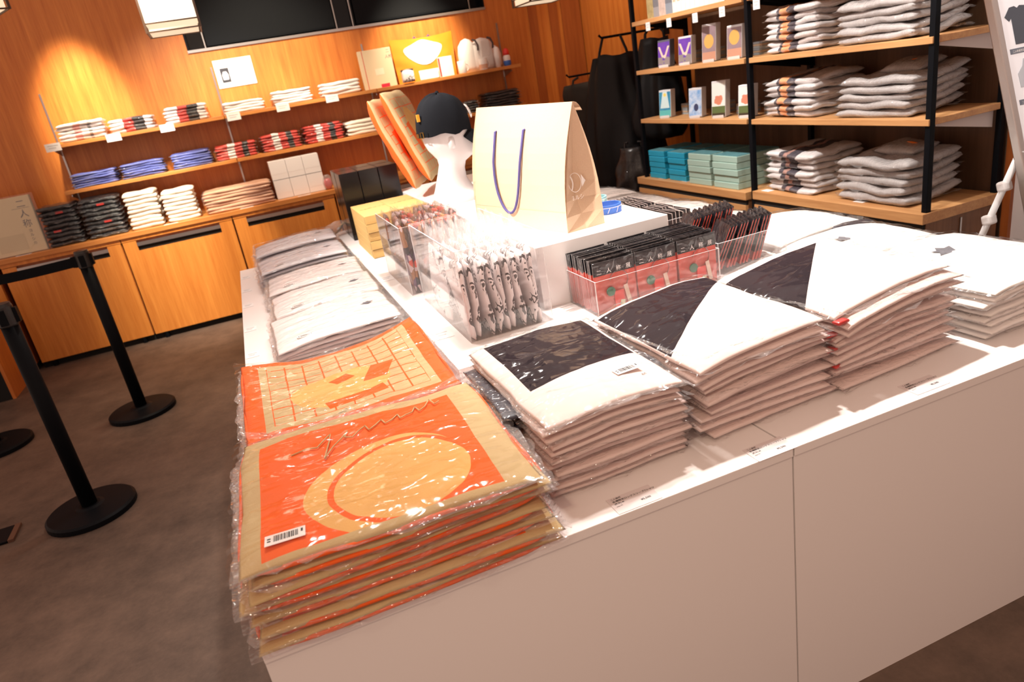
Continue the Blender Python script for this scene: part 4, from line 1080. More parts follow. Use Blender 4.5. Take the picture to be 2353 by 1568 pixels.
tx.box((0, -0.0025, 0.085), (0.05, 0.001, 0.004)); tx.box((0, -0.0025, -0.085), (wn * 0.9, 0.001, 0.001)); tx.box((0, -0.0025, 0.075), (wn * 0.9, 0.001, 0.001))
obj('lettering', tx, o, mats=simple('pale_ink', (0.45, 0.42, 0.42), 0.6))
# beige folder, orange bag and small goods at the shelf end
def shelf_x(px_, py_, yy): return py(px_, py_, yy).x
yb = YW - 0.16
x0, x1 = shelf_x(838, 200, yb), shelf_x(912, 190, yb)
o = thing('beige_folder', 'beige document box with a red line beside the white shirts', 'folder', ((x0 + x1) / 2, yb, Z1), (-0.08, 0, -0.12))
wf = x1 - x0
obj('cover', MB().b2((-wf / 2, 0, 0), (wf / 2, 0.07, 0.30), 0, 0.002), o, mats=simple('beige_board', (0.66, 0.52, 0.34), 0.55))
obj('spine_line', MB().b2((-wf / 2 + 0.034, -0.001, 0.002), (-wf / 2 + 0.039, 0.0, 0.298)), o, mats=m_redtag)
obj('red_label', MB().b2((wf / 2 - 0.13, -0.002, 0.0), (wf / 2 - 0.06, 0.0, 0.028)), o, mats=simple('crimson_label', (0.65, 0.01, 0.04), 0.5))
obj('lettering', text_mesh('人称', 0.03, m_ink_grey), o, (wf / 2 - 0.055, -0.001, 0.22), (pi / 2, 0, 0)); obj('lettering', text_mesh('二', 0.03, m_ink_grey), o, (wf / 2 - 0.04, -0.001, 0.262), (pi / 2, 0, 0))
obj('photo_patch', MB().b2((-0.02, -0.001, 0.10), (0.05, 0.0, 0.15)), o, mats=simple('pale_patch', (0.74, 0.62, 0.46), 0.5))

m_orangebag = simple('orange_satin', (0.74, 0.25, 0.018), 0.35, coat=0.6, crinkle=0.7, cscale=14)
x0, x1 = shelf_x(918, 185, YW - 0.12), shelf_x(1048, 150, YW - 0.12)
o = thing('orange_bag', 'orange satin bag with white print and painted highlight standing on the upper shelf', 'bag', ((x0 + x1) / 2, YW - 0.10, Z1))
wg = x1 - x0
def bagf(a, b2): return ((a - 0.5) * wg * (1.0 + 0.06 * b2), -0.045 * sin(pi * a) ** 0.6 * (1 - 0.6 * b2) + 0.01 * nz(a * 4, b2 * 4), 0.33 * b2 + 0.02 * b2 * (abs(2 * a - 1)) ** 2)
mb = MB().grid(16, 12, bagf); mb.grid(16, 12, lambda a, b2: (bagf(a, b2)[0], 0.03 * (1 - b2) + 0.012, bagf(a, b2)[2]))
obj('body', mb, o, mats=m_orangebag, smooth=True)
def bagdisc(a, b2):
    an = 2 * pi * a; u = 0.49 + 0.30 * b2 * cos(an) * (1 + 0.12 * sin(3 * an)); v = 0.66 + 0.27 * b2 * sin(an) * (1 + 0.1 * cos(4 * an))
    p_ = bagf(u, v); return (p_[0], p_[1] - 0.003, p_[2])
obj('print_and_glare', MB().grid(32, 4, bagdisc), o, mats=m_whitefab, smooth=True)  # white print plus a blown highlight, both put in as white fabric
obj('lower_panel', MB().grid(10, 4, lambda a, b2: (bagf(0.34 + 0.4 * a, 0.02 + 0.22 * b2)[0], bagf(0.34 + 0.4 * a, 0.02 + 0.22 * b2)[1] - 0.003, bagf(0.34 + 0.4 * a, 0.02 + 0.22 * b2)[2])), o, mats=m_whitefab, smooth=True)
for k in (0.36, 0.60): obj('loop', MB().tube([((k - 0.5) * wg, 0.0, 0.325), ((k - 0.47) * wg, 0.0, 0.345), ((k - 0.44) * wg, 0, 0.325)], 0.006, 6), o, mats=m_cord)

yy = YW - 0.221
def small(name, lab, px_, py_, prof, mat, cat, extra=None, yy=yy):
    p = py(px_, py_, yy)
    o = thing(name, lab, cat, (p.x, yy, Z1), group='small goods on the upper shelf')
    obj('body', MB().lathe(prof, 20), o, mats=mat, smooth=True)
    if extra: extra(o)
    return o
m_mug = simple('white_ceramic', (0.85, 0.81, 0.79), 0.2)
o = thing('drawstring_pouch', 'small white pouch with black doodles by the beige folder', 'pouch', (py(938, 186, yy).x, yy, Z1), group='small goods on the upper shelf')
obj('body', slab(0.11, 0.10, 0.05, 401, 10, 4, 0.01).xf(Matrix.Rotation(pi / 2 - 0.15, 4, 'X')).xf(Matrix.Translation((0, 0, 0.052))), o, mats=m_bear, smooth=True)
obj('hem', MB().box((0.0, -0.02, 0.098), (0.10, 0.035, 0.016)), o, mats=m_ink)
o = thing('art_card', 'white boxed card with a red side stripe on the shelf', 'card', (py(1028, 170, yy).x, yy, Z1), (0, 0, -0.1), group='small goods on the upper shelf')
obj('box', MB().b2((-0.06, 0, 0), (0.06, 0.03, 0.155), 0, 0.002), o, mats=m_card); obj('red_stripe', MB().b2((-0.058, -0.001, 0.005), (-0.045, 0, 0.15)), o, mats=m_redtag)
m_canvas = simple('white_canvas', (0.80, 0.76, 0.74), 0.7, bmp=0.15); m_strap = simple('dark_strap', (0.05, 0.035, 0.04), 0.6)
o = thing('canvas_backpack', 'white rounded canvas backpack with dark straps on the shelf', 'backpack', (py(1098, 150, YW - 0.12).x, YW - 0.115, Z1), group='small goods on the upper shelf')
for k, (dx, s_, hh) in enumerate(((-0.075, 0.085, 0.27), (0.06, 0.115, 0.26), (0.15, 0.075, 0.19))):
    mb = MB().lathe([(s_ * 0.85, 0), (s_, hh * 0.15), (s_, hh * 0.55), (s_ * 0.85, hh * 0.8), (s_ * 0.45, hh * 0.95), (0.004, hh)], 18, (dx, 0, 0), sq=0.75)
    obj('pocket', mb, o, mats=m_canvas, smooth=True)
for dx in (-0.01, 0.125): obj('strap', MB().tube([(dx - 0.02, -0.05, 0.25), (dx, -0.07, 0.24), (dx + 0.012, -0.085, 0.20), (dx + 0.005, -0.09, 0.16)], 0.009, 6), o, mats=m_strap)
obj('front_flap', MB().box((0.06, -0.09, 0.17), (0.075, 0.01, 0.13), 0, Matrix.Rotation(0.15, 3, 'X'), 0.004), o, mats=m_canvas)
def mug_handle(o): obj('handle', MB().tube([(0.035 + 0.022 * sin(a), 0, 0.045 + 0.028 * cos(a)) for a in [i / 8 * pi for i in range(9)]], 0.005, 6), o, mats=m_mug)
small('mug', 'white mug with an orange spot on the shelf', 1112, 158, [(0.034, 0), (0.036, 0.006), (0.036, 0.088), (0.033, 0.09), (0.032, 0.01)], m_mug, 'mug', lambda o: (mug_handle(o), obj('spot', MB().lathe([(0.0366, 0.01), (0.0366, 0.045)], 20, caps=False), o, mats=m_peach)))
small('mug', 'plain white mug beside the spotted one', 1064, 166, [(0.034, 0), (0.036, 0.006), (0.036, 0.098), (0.033, 0.10), (0.032, 0.01)], m_mug, 'mug', mug_handle)
small('white_tumbler', 'tall slim white tumbler at the shelf end', 1145, 148, [(0.022, 0), (0.026, 0.11), (0.024, 0.115), (0.02, 0.16), (0.004, 0.165)], m_mug, 'tumbler')
small('red_topped_figurine', 'small white bottle with red top and blue base', 1166, 145, [(0.02, 0), (0.030, 0.01), (0.032, 0.07), (0.022, 0.09)], m_mug, 'figurine', lambda o: (obj('red_top', MB().lathe([(0.024, 0.085), (0.028, 0.10), (0.024, 0.13), (0.006, 0.142)], 16), o, mats=m_redcharm, smooth=True), obj('blue_base', MB().lathe([(0.024, 0.0), (0.0325, 0.012), (0.0325, 0.042)], 16, caps=False), o, mats=m_tape1, smooth=True)))  # stands in for a small red, white and blue figure

# counter goods beyond the black boxes
for k, (px_, pyy, lab, w) in enumerate(((945, 398, 'clear box with a blue picture behind the black boxes', 0.10), (968, 394, 'clear box with a dark picture behind the black boxes', 0.08))):
    p = py(px_, pyy, YF + 0.10); o = thing('clear_picture_box', lab, 'box', (p.x, YF + 0.12, ZC), group='picture boxes on the counter')
    obj('case', MB().b2((-w / 2, 0, 0), (w / 2, 0.04, 0.13)), o, mats=m_acrylic); obj('picture', MB().b2((-w / 2 + 0.008, 0.01, 0.01), (w / 2 - 0.008, 0.025, 0.12)), o, mats=simple(f'box_picture_{k}', ((0.12, 0.2, 0.42), (0.06, 0.05, 0.07))[k], 0.4, var=0.4, vscale=30))
p = py(757, 433, YF + 0.08); o = thing('red_candy_bag', 'small clear bag of red items beside the white boxes', 'bag', (p.x, YF + 0.08, ZC), group='small bags on the counter')
obj('contents', slab(0.06, 0.05, 0.09, 55, 8, 3, 0.012).mesh('contents', simple('red_items', (0.6, 0.06, 0.08), 0.4, var=0.5, vscale=60, coat=0.6), True), o); obj('clear_bag', slab(0.075, 0.06, 0.12, 56, 8, 3, 0.012).mesh('clear_bag', m_neck, True), o)
# clear bag of sticks at the plinth end
o = thing('stick_pack', 'crumpled clear pack of pale sticks at the plinth corner', 'pack', (0.385, 4.10, PZ), (0, 0, 0.3), group='packs at the plinth corner')
for k in range(5): obj('stick', MB().tube([(-0.05 + 0.014 * k, -0.025, 0.012 + 0.01 * k), (0.02 + 0.008 * k, 0.02, 0.025 + 0.008 * k)], 0.006, 6), o, mats=(m_mug, m_yellowbox, m_peach)[k % 3])
obj('clear_bag', slab(0.15, 0.10, 0.075, 57, 10, 3, 0.02).mesh('clear_bag', m_neck, True), o)
# small wire stand on the plinth
o = thing('wire_stand', 'small clear wire stand beside the mannequin', 'stand', (1.0, 3.75, BZ))
for k in range(4): obj('wire', MB().tube([(-0.05 + 0.035 * k, 0, 0), (-0.06 + 0.035 * k, 0.02, 0.14)], 0.002, 5), o, mats=m_steel)
for k in range(3): obj('cross_wire', MB().tube([(-0.055, 0.005 * k, 0.02 + 0.055 * k), (0.06, 0.005 * k, 0.02 + 0.055 * k)], 0.002, 5), o, mats=m_steel)

# ------------------------------------------------------------------ black steel shelving rack along the walnut wall
XR, XB = 2.60, 3.00
YP = (4.43, 3.28, 2.185)
post_lab = {0: 'beside the black totes', 1: 'between the two shelf bays', 2: 'at the signboard end'}
for i, y in enumerate(YP):
    for x, nm in ((XR, 'front'), (XB, 'wall-side')):
        tag(obj('rack_post', MB().b2((x - 0.013, y - 0.013, 0), (x + 0.013, y + 0.013, 2.6), 0, 0.002), mats=m_black), f'square black steel rack post, {nm} post {post_lab[i]}', 'post', 'rack posts')
SZ = (1.038, 1.350, 1.650)
names = ('lower', 'middle', 'upper')
for bay, (ya, yb_) in enumerate(((3.30, 4.41), (2.175, 3.26))):
    for k, z in enumerate(SZ):
        o = thing('rack_shelf', f'pale oak {names[k]} rack shelf in the {("bay of small boxed goods", "bay of grey shirts")[bay]}', 'shelf', (XR, (ya + yb_) / 2, z), group='rack shelves')
        L = yb_ - ya
        obj('board', MB().b2((-0.02, -L / 2, -0.026), (XB - XR - 0.02, L / 2, 0), 0, 0.002), o, mats=m_oak)
        for sy in (-1, 1):
            obj('bracket', MB().add([(0.06, sy * (L / 2 - 0.03), -0.028), (0.06, sy * (L / 2 - 0.03), -0.04), (0.38, sy * (L / 2 - 0.03), -0.028), (0.38, sy * (L / 2 - 0.03), -0.10), (0.06, sy * (L / 2 - 0.036), -0.028), (0.06, sy * (L / 2 - 0.036), -0.04), (0.38, sy * (L / 2 - 0.036), -0.028), (0.38, sy * (L / 2 - 0.036), -0.10)],
                [(0, 1, 3, 2), (4, 6, 7, 5), (0, 4, 5, 1), (2, 3, 7, 6), (0, 2, 6, 4), (1, 5, 7, 3)]), o, mats=m_plaster if (bay == 1 and sy < 0) else m_black)
for bay, (ya, yb_, z) in enumerate(((3.31, 4.50, 0.640), (2.165, 3.25, 0.655))):
    o = thing('drawer_base', f'oak-topped walnut drawer base under the {("teal boxes", "grey shirts")[bay]}', 'drawer unit', (XR - 0.04, (ya + yb_) / 2, 0), group='rack base units')
    L = yb_ - ya; D = XB - XR + 0.045
    obj('top', MB().b2((0, -L / 2, z - 0.045), (D, L / 2, z), 0, 0.002), o, mats=m_oak)
    obj('carcass', MB().b2((0.025, -L / 2 + 0.005, 0), (D, L / 2 - 0.005, z - 0.046)), o, mats=m_walnut_side)
    for k in range(2):
        zz = z - 0.075 - 0.29 * k
        d_ = obj('drawer', MB().b2((0.004, -L / 2 + 0.008, zz - 0.27), (0.024, L / 2 - 0.008, zz)), o, mats=m_oak)
        obj('finger_gap', MB().b2((0.010, -L / 2 + 0.008, zz), (0.0245, L / 2 - 0.008, zz + 0.028)), d_, mats=m_blackgap)
    obj('end_batten', MB().b2((D * 0.5 - 0.004, -L / 2 - 0.001, 0.05), (D * 0.5 + 0.004, -L / 2 + 0.004, z - 0.06)), o, mats=m_steel)

GR = (0.66, 0.63, 0.63); DK = (0.045, 0.04, 0.055); ORG = (0.75, 0.33, 0.14)
m_greyband = banded('grey_dark_orange_bands', 1, [(-0.25, GR), (0.1, DK), (0.42, ORG), (0.55, DK), (1.1, GR)], half=0.165, crinkle=1.0)
m_greyband2 = banded('grey_dark_bands', 1, [(-0.35, GR), (0.05, DK), (0.2, (0.4, 0.22, 0.18)), (0.42, DK), (1.1, GR)], half=0.165, crinkle=0.7)
for m_ in (m_greyband, m_greyband2):        # bands run from far to near along the shelf
    pass
m_greyfab = simple('heather_grey_fabric', (0.42, 0.40, 0.40), 0.85, coat=1.0, crinkle=1.0, cscale=40, bmp=0.5, bscale=14, var=0.3, vscale=10)
lev = [(0.656, 'base unit'), (SZ[0], 'lower shelf'), (SZ[1], 'middle shelf')]
for k, (z, nm) in enumerate(lev):
    n1 = 6 if k != 1 else 5
    for j, (mat, w, yc, nn, h, kind) in enumerate(((m_greyband if k else m_greyband2, 0.35, (3.02, 3.02, 3.00)[k], n1 + 1, 0.205 if k != 1 else 0.19, 'grey-orange bagged shirt'), (m_greyfab, 0.40, (2.50, 2.50, 2.50)[k], 5, 0.19 if k == 0 else 0.165, 'heather grey bagged hoodie'))):
        p = h / nn; d = 0.32; ms = []
        for q in range(3):
            mb = slab(d, w, p * 1.14, 500 + k * 10 + j * 3 + q, 13, 12, 0.016, lambda x, y: 0.18 * max(0, x) * (0.4 if j == 0 else 1.0))
            if j == 0: mb.v = [(x, -y, zz) for x, y, zz in mb.v]; mb.f = [f_[::-1] for f_ in mb.f]
            ms.append(mb.mesh('bagged_garment', mat, True))
        fl_ = flange(d, w, p, 520 + k, 0.016, 18).mesh('clear_bag', m_flange, True)
        for i in range(nn):
            o = tag(obj('bagged_' + ('shirt' if j == 0 else 'hoodie'), ms[i % 3], None, (XR + 0.02 + d / 2 + random.uniform(-.012, .008), yc + random.uniform(-.012, .012), z + 0.001 + i * p), (0, 0, random.uniform(-.05, .05) + (pi if j == 0 else 0) * 0)),
                    f'{kind} {ordn(i, nn)} of the pile, rack {nm}', 'shirt' if j == 0 else 'hoodie', 'grey garments on the rack')
            obj('clear_bag', fl_, o)
            if j == 1 and i == nn - 1: obj('lining', MB().tube([(0.06, -0.02 + 0.05 * cos(a), p * 1.1 + 0.022 + 0.02 * sin(a)) for a in [q2 / 8 * pi for q2 in range(9)]], 0.006, 5), o, mats=simple('orange_lining', (0.75, 0.17, 0.02), 0.7))
            if j == 1 and i == nn - 1: obj('hood', slab(0.16, 0.22, 0.045, 560 + k, 10, 4, 0.012).mesh('hood', m_greyfab, True), o, (0.06, 0.0, p + 0.004), (0, -0.12, 0))

# art blocks on little clear stands
def art_mat(name, f):
    m, t, b = newmat(name); x, y, z = xyz(t); n = tnoise(t, coords(t), 30, 4)
    t.links.new(f(t, x * 0.79, z * 0.79, n), b.inputs['Base Color']); b.inputs['Roughness'].default_value = 0.3
    return m
def art_purple(t, x, z, n):
    c = mixc(t, n, (0.05, 0.03, 0.30), (0.22, 0.06, 0.45)); c = mixc(t, (z < 0.045) * (n > 0.42), c, (0.25, 0.22, 0.22))
    hand = (((x.abs() - (z - 0.03) * 0.42).abs() < 0.0055) * z.rng(0.045, 0.095)).max((x - 0.004).hyp(z - 0.047) < 0.008)
    return mixc(t, hand, c, (0.70, 0.55, 0.45))
def art_moon(t, x, z, n):
    c = mixc(t, n, (0.20, 0.14, 0.17), (0.33, 0.24, 0.26)); c = mixc(t, z < 0.04, c, (0.50, 0.26, 0.18))
    return mixc(t, x.hyp((z - 0.085) * 0.8) < 0.024, c, (0.62, 0.36, 0.10))
def art_sea(t, x, z, n):
    c = mixc(t, n, (0.01, 0.10, 0.28), (0.05, 0.38, 0.55)); c = mixc(t, (z < 0.035), c, (0.10, 0.45, 0.45))
    c = mixc(t, ((x.abs() + (z - 0.13) * 0.18) < 0.012) * (z > 0.045), c, (0.55, 0.70, 0.72)); return mixc(t, x.hyp(z - 0.11) < 0.009, c, (0.85, 0.62, 0.15))
def art_skyblue(t, x, z, n):
    c = mixc(t, (n - 0.3) * 2.0, (0.08, 0.28, 0.62), (0.75, 0.80, 0.84)); return mixc(t, ((x - 0.005).hyp((z - 0.045) * 0.7) < 0.012), c, (0.04, 0.05, 0.12))
def art_garden(t, x, z, n):
    c = mixc(t, z < 0.048, (0.70, 0.73, 0.70), (0.10, 0.14, 0.05)); c = mixc(t, (x.hyp(z - 0.075) + (n - 0.5) * 0.03) < 0.022, c, (0.60, 0.22, 0.14)); return mixc(t, z < 0.018, c, (0.05, 0.035, 0.02))
m_case = simple('pale_case', (0.60, 0.60, 0.62), 0.3); m_case_dark = simple('dark_case', (0.10, 0.10, 0.13), 0.3)
rows = [(SZ[1], 'middle shelf', [(1525, 150, art_purple, m_case_dark, 'purple hands', 'dark-edged'), (1573, 146, art_purple, m_case, 'purple hands', 'pale-edged'), (1628, 142, art_moon, m_case, 'brown moon', 'whole'), (1686, 136, art_moon, m_case, 'brown moon', 'post-side')], 0.170),
        (SZ[0], 'lower shelf', [(1528, 271, art_sea, m_case, 'teal sea', 'sunlit'), (1597, 270, art_skyblue, m_case, 'blue sky', 'cloudy'), (1650, 269, art_garden, m_case, 'garden', 'whole'), (1712, 268, art_garden, m_case, 'garden', 'post-side')], 0.170)]
for z, nm, items, h in rows:
    for i, (px_, py_, fn, edge_, art, wd) in enumerate(items):
        hh = h * (1.18 if i == 2 else 1.0) * (0.93 if z == SZ[1] and i < 2 else 1.0)
        p = pxx(px_, py_, XR + 0.03); yc = p.y
        rz = -pi / 2 + 0.42
        st = thing('clear_easel', f'clear easel under the {wd} {art} pictures on the rack {nm}', 'stand', (XR + 0.045, yc, z), (0, 0, rz), group='clear easels')
        obj('foot', MB().b2((-0.035, -0.025, 0), (0.035, 0.07, 0.003)), st, mats=m_acrylic_edge); obj('lip', MB().b2((-0.035, -0.025, 0.003), (0.035, -0.022, 0.016)), st, mats=m_acrylic_edge); obj('back_rest', MB().b2((-0.03, 0.052, 0.003), (0.03, 0.055, 0.08)), st, mats=m_acrylic)
        me = MB().b2((-0.045, -0.006, 0), (0.045, 0.006, hh), 0, 0.002).mesh('picture_pack', edge_)
        me.materials.append(art_mat(f'{art}_art'.replace(' ', '_'), fn))
        fr_ = MB().b2((-0.042, -0.0072, 0.004), (0.042, -0.0062, hh - 0.012)).xf(Matrix.Diagonal((1, 1, 1, 1)))
        for k in range(4):
            o = tag(obj('picture_pack', me, None, tuple(Vector((XR + 0.045, yc, z + 0.004)) + Matrix.Rotation(rz, 3, 'Z') @ Vector((0, -0.012 + 0.0135 * k, 0))), (-0.10, 0, rz)), f'{wd} {art} picture pack, {NTH[k]} on its easel on the rack {nm}', 'picture pack', 'picture packs on easels')
            if k == 0: obj('artwork', fr_, o, mats=me.materials[1], label='printed picture')
        # spare packs lying behind
        for q in range(6 if i in (0, 1, 3) else 5):
            c_ = ((0.35, 0.42, 0.46), (0.50, 0.40, 0.30), (0.30, 0.36, 0.42))[q % 3]
            o = tag(obj('spare_pack', MB().b2((-0.06, -0.035, 0), (0.06, 0.035, 0.011), 0, 0.002), None, (XR + 0.22, yc - 0.035, z + 0.0115 * q), (0, 0, random.uniform(-.05, .05)), simple(f'spare_edge_{q % 3}_{i}_{z:.1f}', c_, 0.35)),
                    f'flat spare pack {ordn(q, 6 if i in (0, 1, 3) else 5)} behind the {wd} {art} easel, rack {nm}', 'pack', 'spare packs lying on the rack')
# boxed goods on the base unit
m_teal = simple('teal_carton', (0.015, 0.33, 0.53), 0.4); m_mint = simple('mint_carton', (0.36, 0.53, 0.47), 0.5); m_covers = simple('mottled_lid', (0.10, 0.25, 0.28), 0.4, var=0.5, vscale=40)
for c, (py0, py1, mat, nn, kind, x0) in enumerate(((4.385, 4.19, m_teal, 5, 'teal box', 2.60), (4.150, 3.955, m_teal, 5, 'teal box', 2.60), (3.900, 3.67, m_mint, 5, 'mint box', 2.585), (3.640, 3.41, m_mint, 5, 'mint box', 2.585))):
    for r_i, xx in enumerate((x0, x0 + 0.155) if c < 2 else (x0,)):
        dp = 0.15 if c < 2 else 0.30
        for i in range(nn):
            h = 0.185 / nn if c < 2 else 0.19 / nn
            o = tag(obj('goods_box', MB().b2((0, py1, 0), (dp, py0, h * 0.95), 0, 0.003), None, (xx + random.uniform(0, .008), random.uniform(-.006, .006), 0.6405 + h * i), (0, 0, 0), mat),
                    f'{kind} {ordn(i, nn)} of {("the pile by the totes", "the second teal pile", "the first mint pile", "the mint pile by the post")[c]}{", wall side" if r_i else ""}', 'box', 'boxes on the rack base')
            if i == nn - 1: obj('lid_print', MB().b2((0.004, py1 + 0.004, h * 0.94), (dp - 0.004, py0 - 0.004, h + 0.001)), o, mats=m_covers)
# books on the upper shelf
yb0 = pxx(1487, 40, XR + 0.01).y
bk_cols = [(0.40, 0.33, 0.16), (0.30, 0.30, 0.32), (0.52, 0.42, 0.38), (0.22, 0.27, 0.33)]
y = yb0
for i in range(24):
    if i == 0: w, c = 0.075, bk_cols[0]
    elif i == 6: w, c = 0.075, bk_cols[2]
    elif i < 6: w, c = 0.0125, bk_cols[1]
    elif i < 13: w, c = 0.0125, bk_cols[3]
    else: w, c = 0.045, (0.80, 0.72, 0.68)
    lab = ('art book with mottled olive cover facing out' if i == 0 else 'art book with mottled beige cover facing out' if i == 6 else f'grey slim book, {NTH[i - 1]} beside the olive cover' if i < 6 else f'blue-grey slim book, {NTH[i - 7]} beside the beige cover' if i < 13 else f'white book, {NTH[i - 13]} counting from the blue-grey books') + ' on the upper rack shelf'
    o = thing('book', lab, 'book', (XR + 0.012, y - w / 2, SZ[2]), group='books on the upper rack shelf')
    hh = 0.165 if i < 6 else 0.175 if i < 13 else 0.17
    obj('cover', MB().b2((0, -w / 2, 0), (0.13, w / 2 - 0.001, hh), 0, 0.001), o, mats=simple(f'book_cover_{min(i, 14)}', c, 0.4, var=0.5 if i in (0, 6) else 0, vscale=35))
    if i not in (0, 6): obj('spine_label', MB().b2((-0.0006, -w * 0.3, hh * 0.35), (0.0004, w * 0.3, hh * 0.65)), o, mats=m_ink_grey if i < 13 else m_peach)
    y -= w
    if y < 3.34: break
# price tags on the rack
for px_, py_, lab in ((1489, 61, 'under the olive book'), (1537, 52, 'under the beige art book'), (1597, 41, 'under the white books'), (1659, 27, 'near the middle post'), (1738, 9, 'past the middle post')):
    p = pxx(px_, py_, XR - 0.024); price_tag(p, 0.05, 0.05, (pi / 2, 0, -pi / 2), f'white price tag on the upper rack shelf {lab}')
for px_, py_, lab in ((1525, 409, 'in front of the first teal boxes'), (1578, 416, 'in front of the second teal boxes'), (1636, 423, 'in front of the first mint boxes'), (1694, 430, 'in front of the second mint boxes'), (1764, 438, 'in front of the striped grey shirts'), (1978, 463, 'in front of the grey hoodies')):
    p = pz(px_, py_, 0.641 if px_ < 1720 else 0.656); price_tag((max(p.x, XR - 0.035), p.y, 0.6412 if px_ < 1720 else 0.6562), 0.06, 0.04, (0, 0, -pi / 2), f'white price card {lab}', 'shelf_price_card', 2, 'price cards on the rack base')

# ------------------------------------------------------------------ black totes hanging between wall and rack
m_cloth = simple('black_nylon', (0.004, 0.004, 0.005), 0.55, bmp=0.5, bscale=14, spec=0.3); m_gloss_black = simple('black_plastic', (0.005, 0.005, 0.006), 0.3, coat=0.25, crinkle=0.8)
m_meshbag = simple('sheer_black_mesh', (0.02, 0.014, 0.010), 0.8)
def hanging(name, label, at, w, d, h, seed, mat, top=0.5, fold=7, skew=0.0, strap=0.10):
    o = thing(name, label, 'tote bag', at, (0, 0, -0.5), group='black bags hanging by the rack')
    mb = MB(); sg, nr = 40, 14
    for j in range(nr + 1):
        v = j / nr
        kp = [(0, 0.80), (0.08, 0.97), (0.25, 1.0), (0.55, 0.86), (0.80, top + 0.12), (1.0, top)]
        for (v0, k0), (v1, k1) in zip(kp[:-1], kp[1:]):
            if v0 <= v <= v1: k = k0 + (k1 - k0) * (v - v0) / (v1 - v0)
        for i in range(sg):
            a = 2 * pi * i / sg; f = 1 + 0.13 * sin(fold * a + seed + v * 2.5) * (0.5 + 0.5 * (1 - v)) + 0.20 * nz(cos(a) * 2 + seed, sin(a) * 2, v * 3)
            mb.v.append((w / 2 * k * f * cos(a) + skew * (1 - v), d / 2 * k * f * sin(a), h * v + 0.03 * nz(cos(a), sin(a), seed + 5) * (v > 0.9)))
    for j in range(nr):
        for i in range(sg): mb.f.append((j * sg + i, j * sg + (i + 1) % sg, (j + 1) * sg + (i + 1) % sg, (j + 1) * sg + i)); mb.m.append(0)
    mb.f += [tuple(range(sg))[::-1], tuple(nr * sg + i for i in range(sg))]; mb.m += [0, 0]
    obj('body', mb, o, mats=mat, smooth=True)
    for s_ in (-1, 1):
        obj('handle', MB().tube([(s_ * w * top * 0.40, 0, h - 0.05), (s_ * w * top * 0.34, -0.01 * s_, h + 0.03), (s_ * w * top * 0.22, 0, h + strap)], 0.010, 6), o, mats=mat)
    return o
hanging('black_tote', 'large black cloth tote bag hanging beside the rack post', (2.70, 4.92, 0.47), 0.62, 0.30, 1.00, 1.0, m_cloth, 0.46, 9, 0, 0.13)
hanging('black_tote', 'sheer black mesh bag hanging behind the large tote', (2.74, 5.44, 0.80), 0.40, 0.18, 0.50, 2.6, m_meshbag, 0.9, 5, 0, 0.05)
hanging('black_tote', 'black cloth bag hanging behind the rack post', (2.86, 4.60, 0.86), 0.36, 0.20, 0.68, 4.1, m_cloth, 0.5, 7, 0, 0.06)
hanging('black_sack', 'glossy black plastic sack by the teal boxes', (2.62, 4.62, 0.50), 0.30, 0.18, 0.34, 5.7, m_gloss_black, 0.55, 6, 0, 0.03)
o = thing('hook_bar', 'short black wall bar carrying the mesh bag', 'hook bar', (3.17, 5.44, 1.365), group='wall hook bars')
obj('bar', MB().tube([(0, 0, 0), (-0.60, 0, 0), (-0.62, 0, 0.02)], 0.008, 8), o, mats=m_black)
obj('plate', MB().box((-0.004, 0, 0), (0.008, 0.06, 0.10)), o, mats=m_black)
o = thing('hook_bar', 'thin black wall bar carrying the cloth totes', 'hook bar', (3.17, 4.92, 1.600), group='wall hook bars')
obj('bar', MB().tube([(0, 0, 0), (-0.55, 0, 0), (-0.57, 0, 0.02)], 0.009, 8), o, mats=m_black)
obj('plate', MB().box((-0.004, 0, 0), (0.008, 0.06, 0.10)), o, mats=m_black)

# ------------------------------------------------------------------ queue stanchions
def stanchion(label, x, y, rot):
    o = thing('queue_stanchion', label, 'stanchion', (x, y, 0), (0, 0, rot), group='queue stanchions')
    obj('base', MB().lathe([(0.182, 0), (0.182, 0.022), (0.172, 0.030), (0.06, 0.038), (0.045, 0.044)], 48), o, mats=m_black, smooth=False)
    obj('post', MB().lathe([(0.032, 0.04), (0.032, 0.90)], 28), o, mats=m_black, smooth=True)
    hd_ = obj('head', MB().lathe([(0.034, 0.885), (0.037, 0.89), (0.037, 0.965), (0.033, 0.978), (0.010, 0.982)], 28), o, mats=simple('black_plastic_head', (0.012, 0.012, 0.013), 0.35), smooth=False)
    for a in range(4):
        obj('belt_slot', MB().box((0.040 * cos(a * pi / 2), 0.040 * sin(a * pi / 2), 0.925), (0.014, 0.026, 0.06), 0, Matrix.Rotation(a * pi / 2, 3, 'Z')), hd_, mats=m_black)
    return o
sf = stanchion('far black queue post with a belt, near the cabinets', -0.942, 4.330, 0.0)
sn = stanchion('black queue post standing beside the aisle shirts', -1.035, 3.215, 0.0)
s3 = stanchion('black queue post holding the other belt end', -1.72, 4.40, 0.0)
belt = thing('queue_belt', 'black retractable belt between two queue posts', 'belt', (-0.97, 4.33, 0.925))
A_, B2 = Vector((0, 0, 0)), Vector((-0.71, 0.067, 0))
mb = MB(); mb.grid(12, 1, lambda a, b2: tuple(A_ + (B2 - A_) * a + Vector((0, 0, (b2 - 0.5) * 0.052 - 0.012 * sin(pi * a)))))
obj('webbing', mb, belt, mats=m_black); obj('clip', MB().box((-0.015, 0, 0), (0.03, 0.014, 0.058)), belt, mats=m_black); obj('release_button', MB().box((0.004, -0.004, -0.032), (0.012, 0.01, 0.008)), belt, mats=m_redtag)

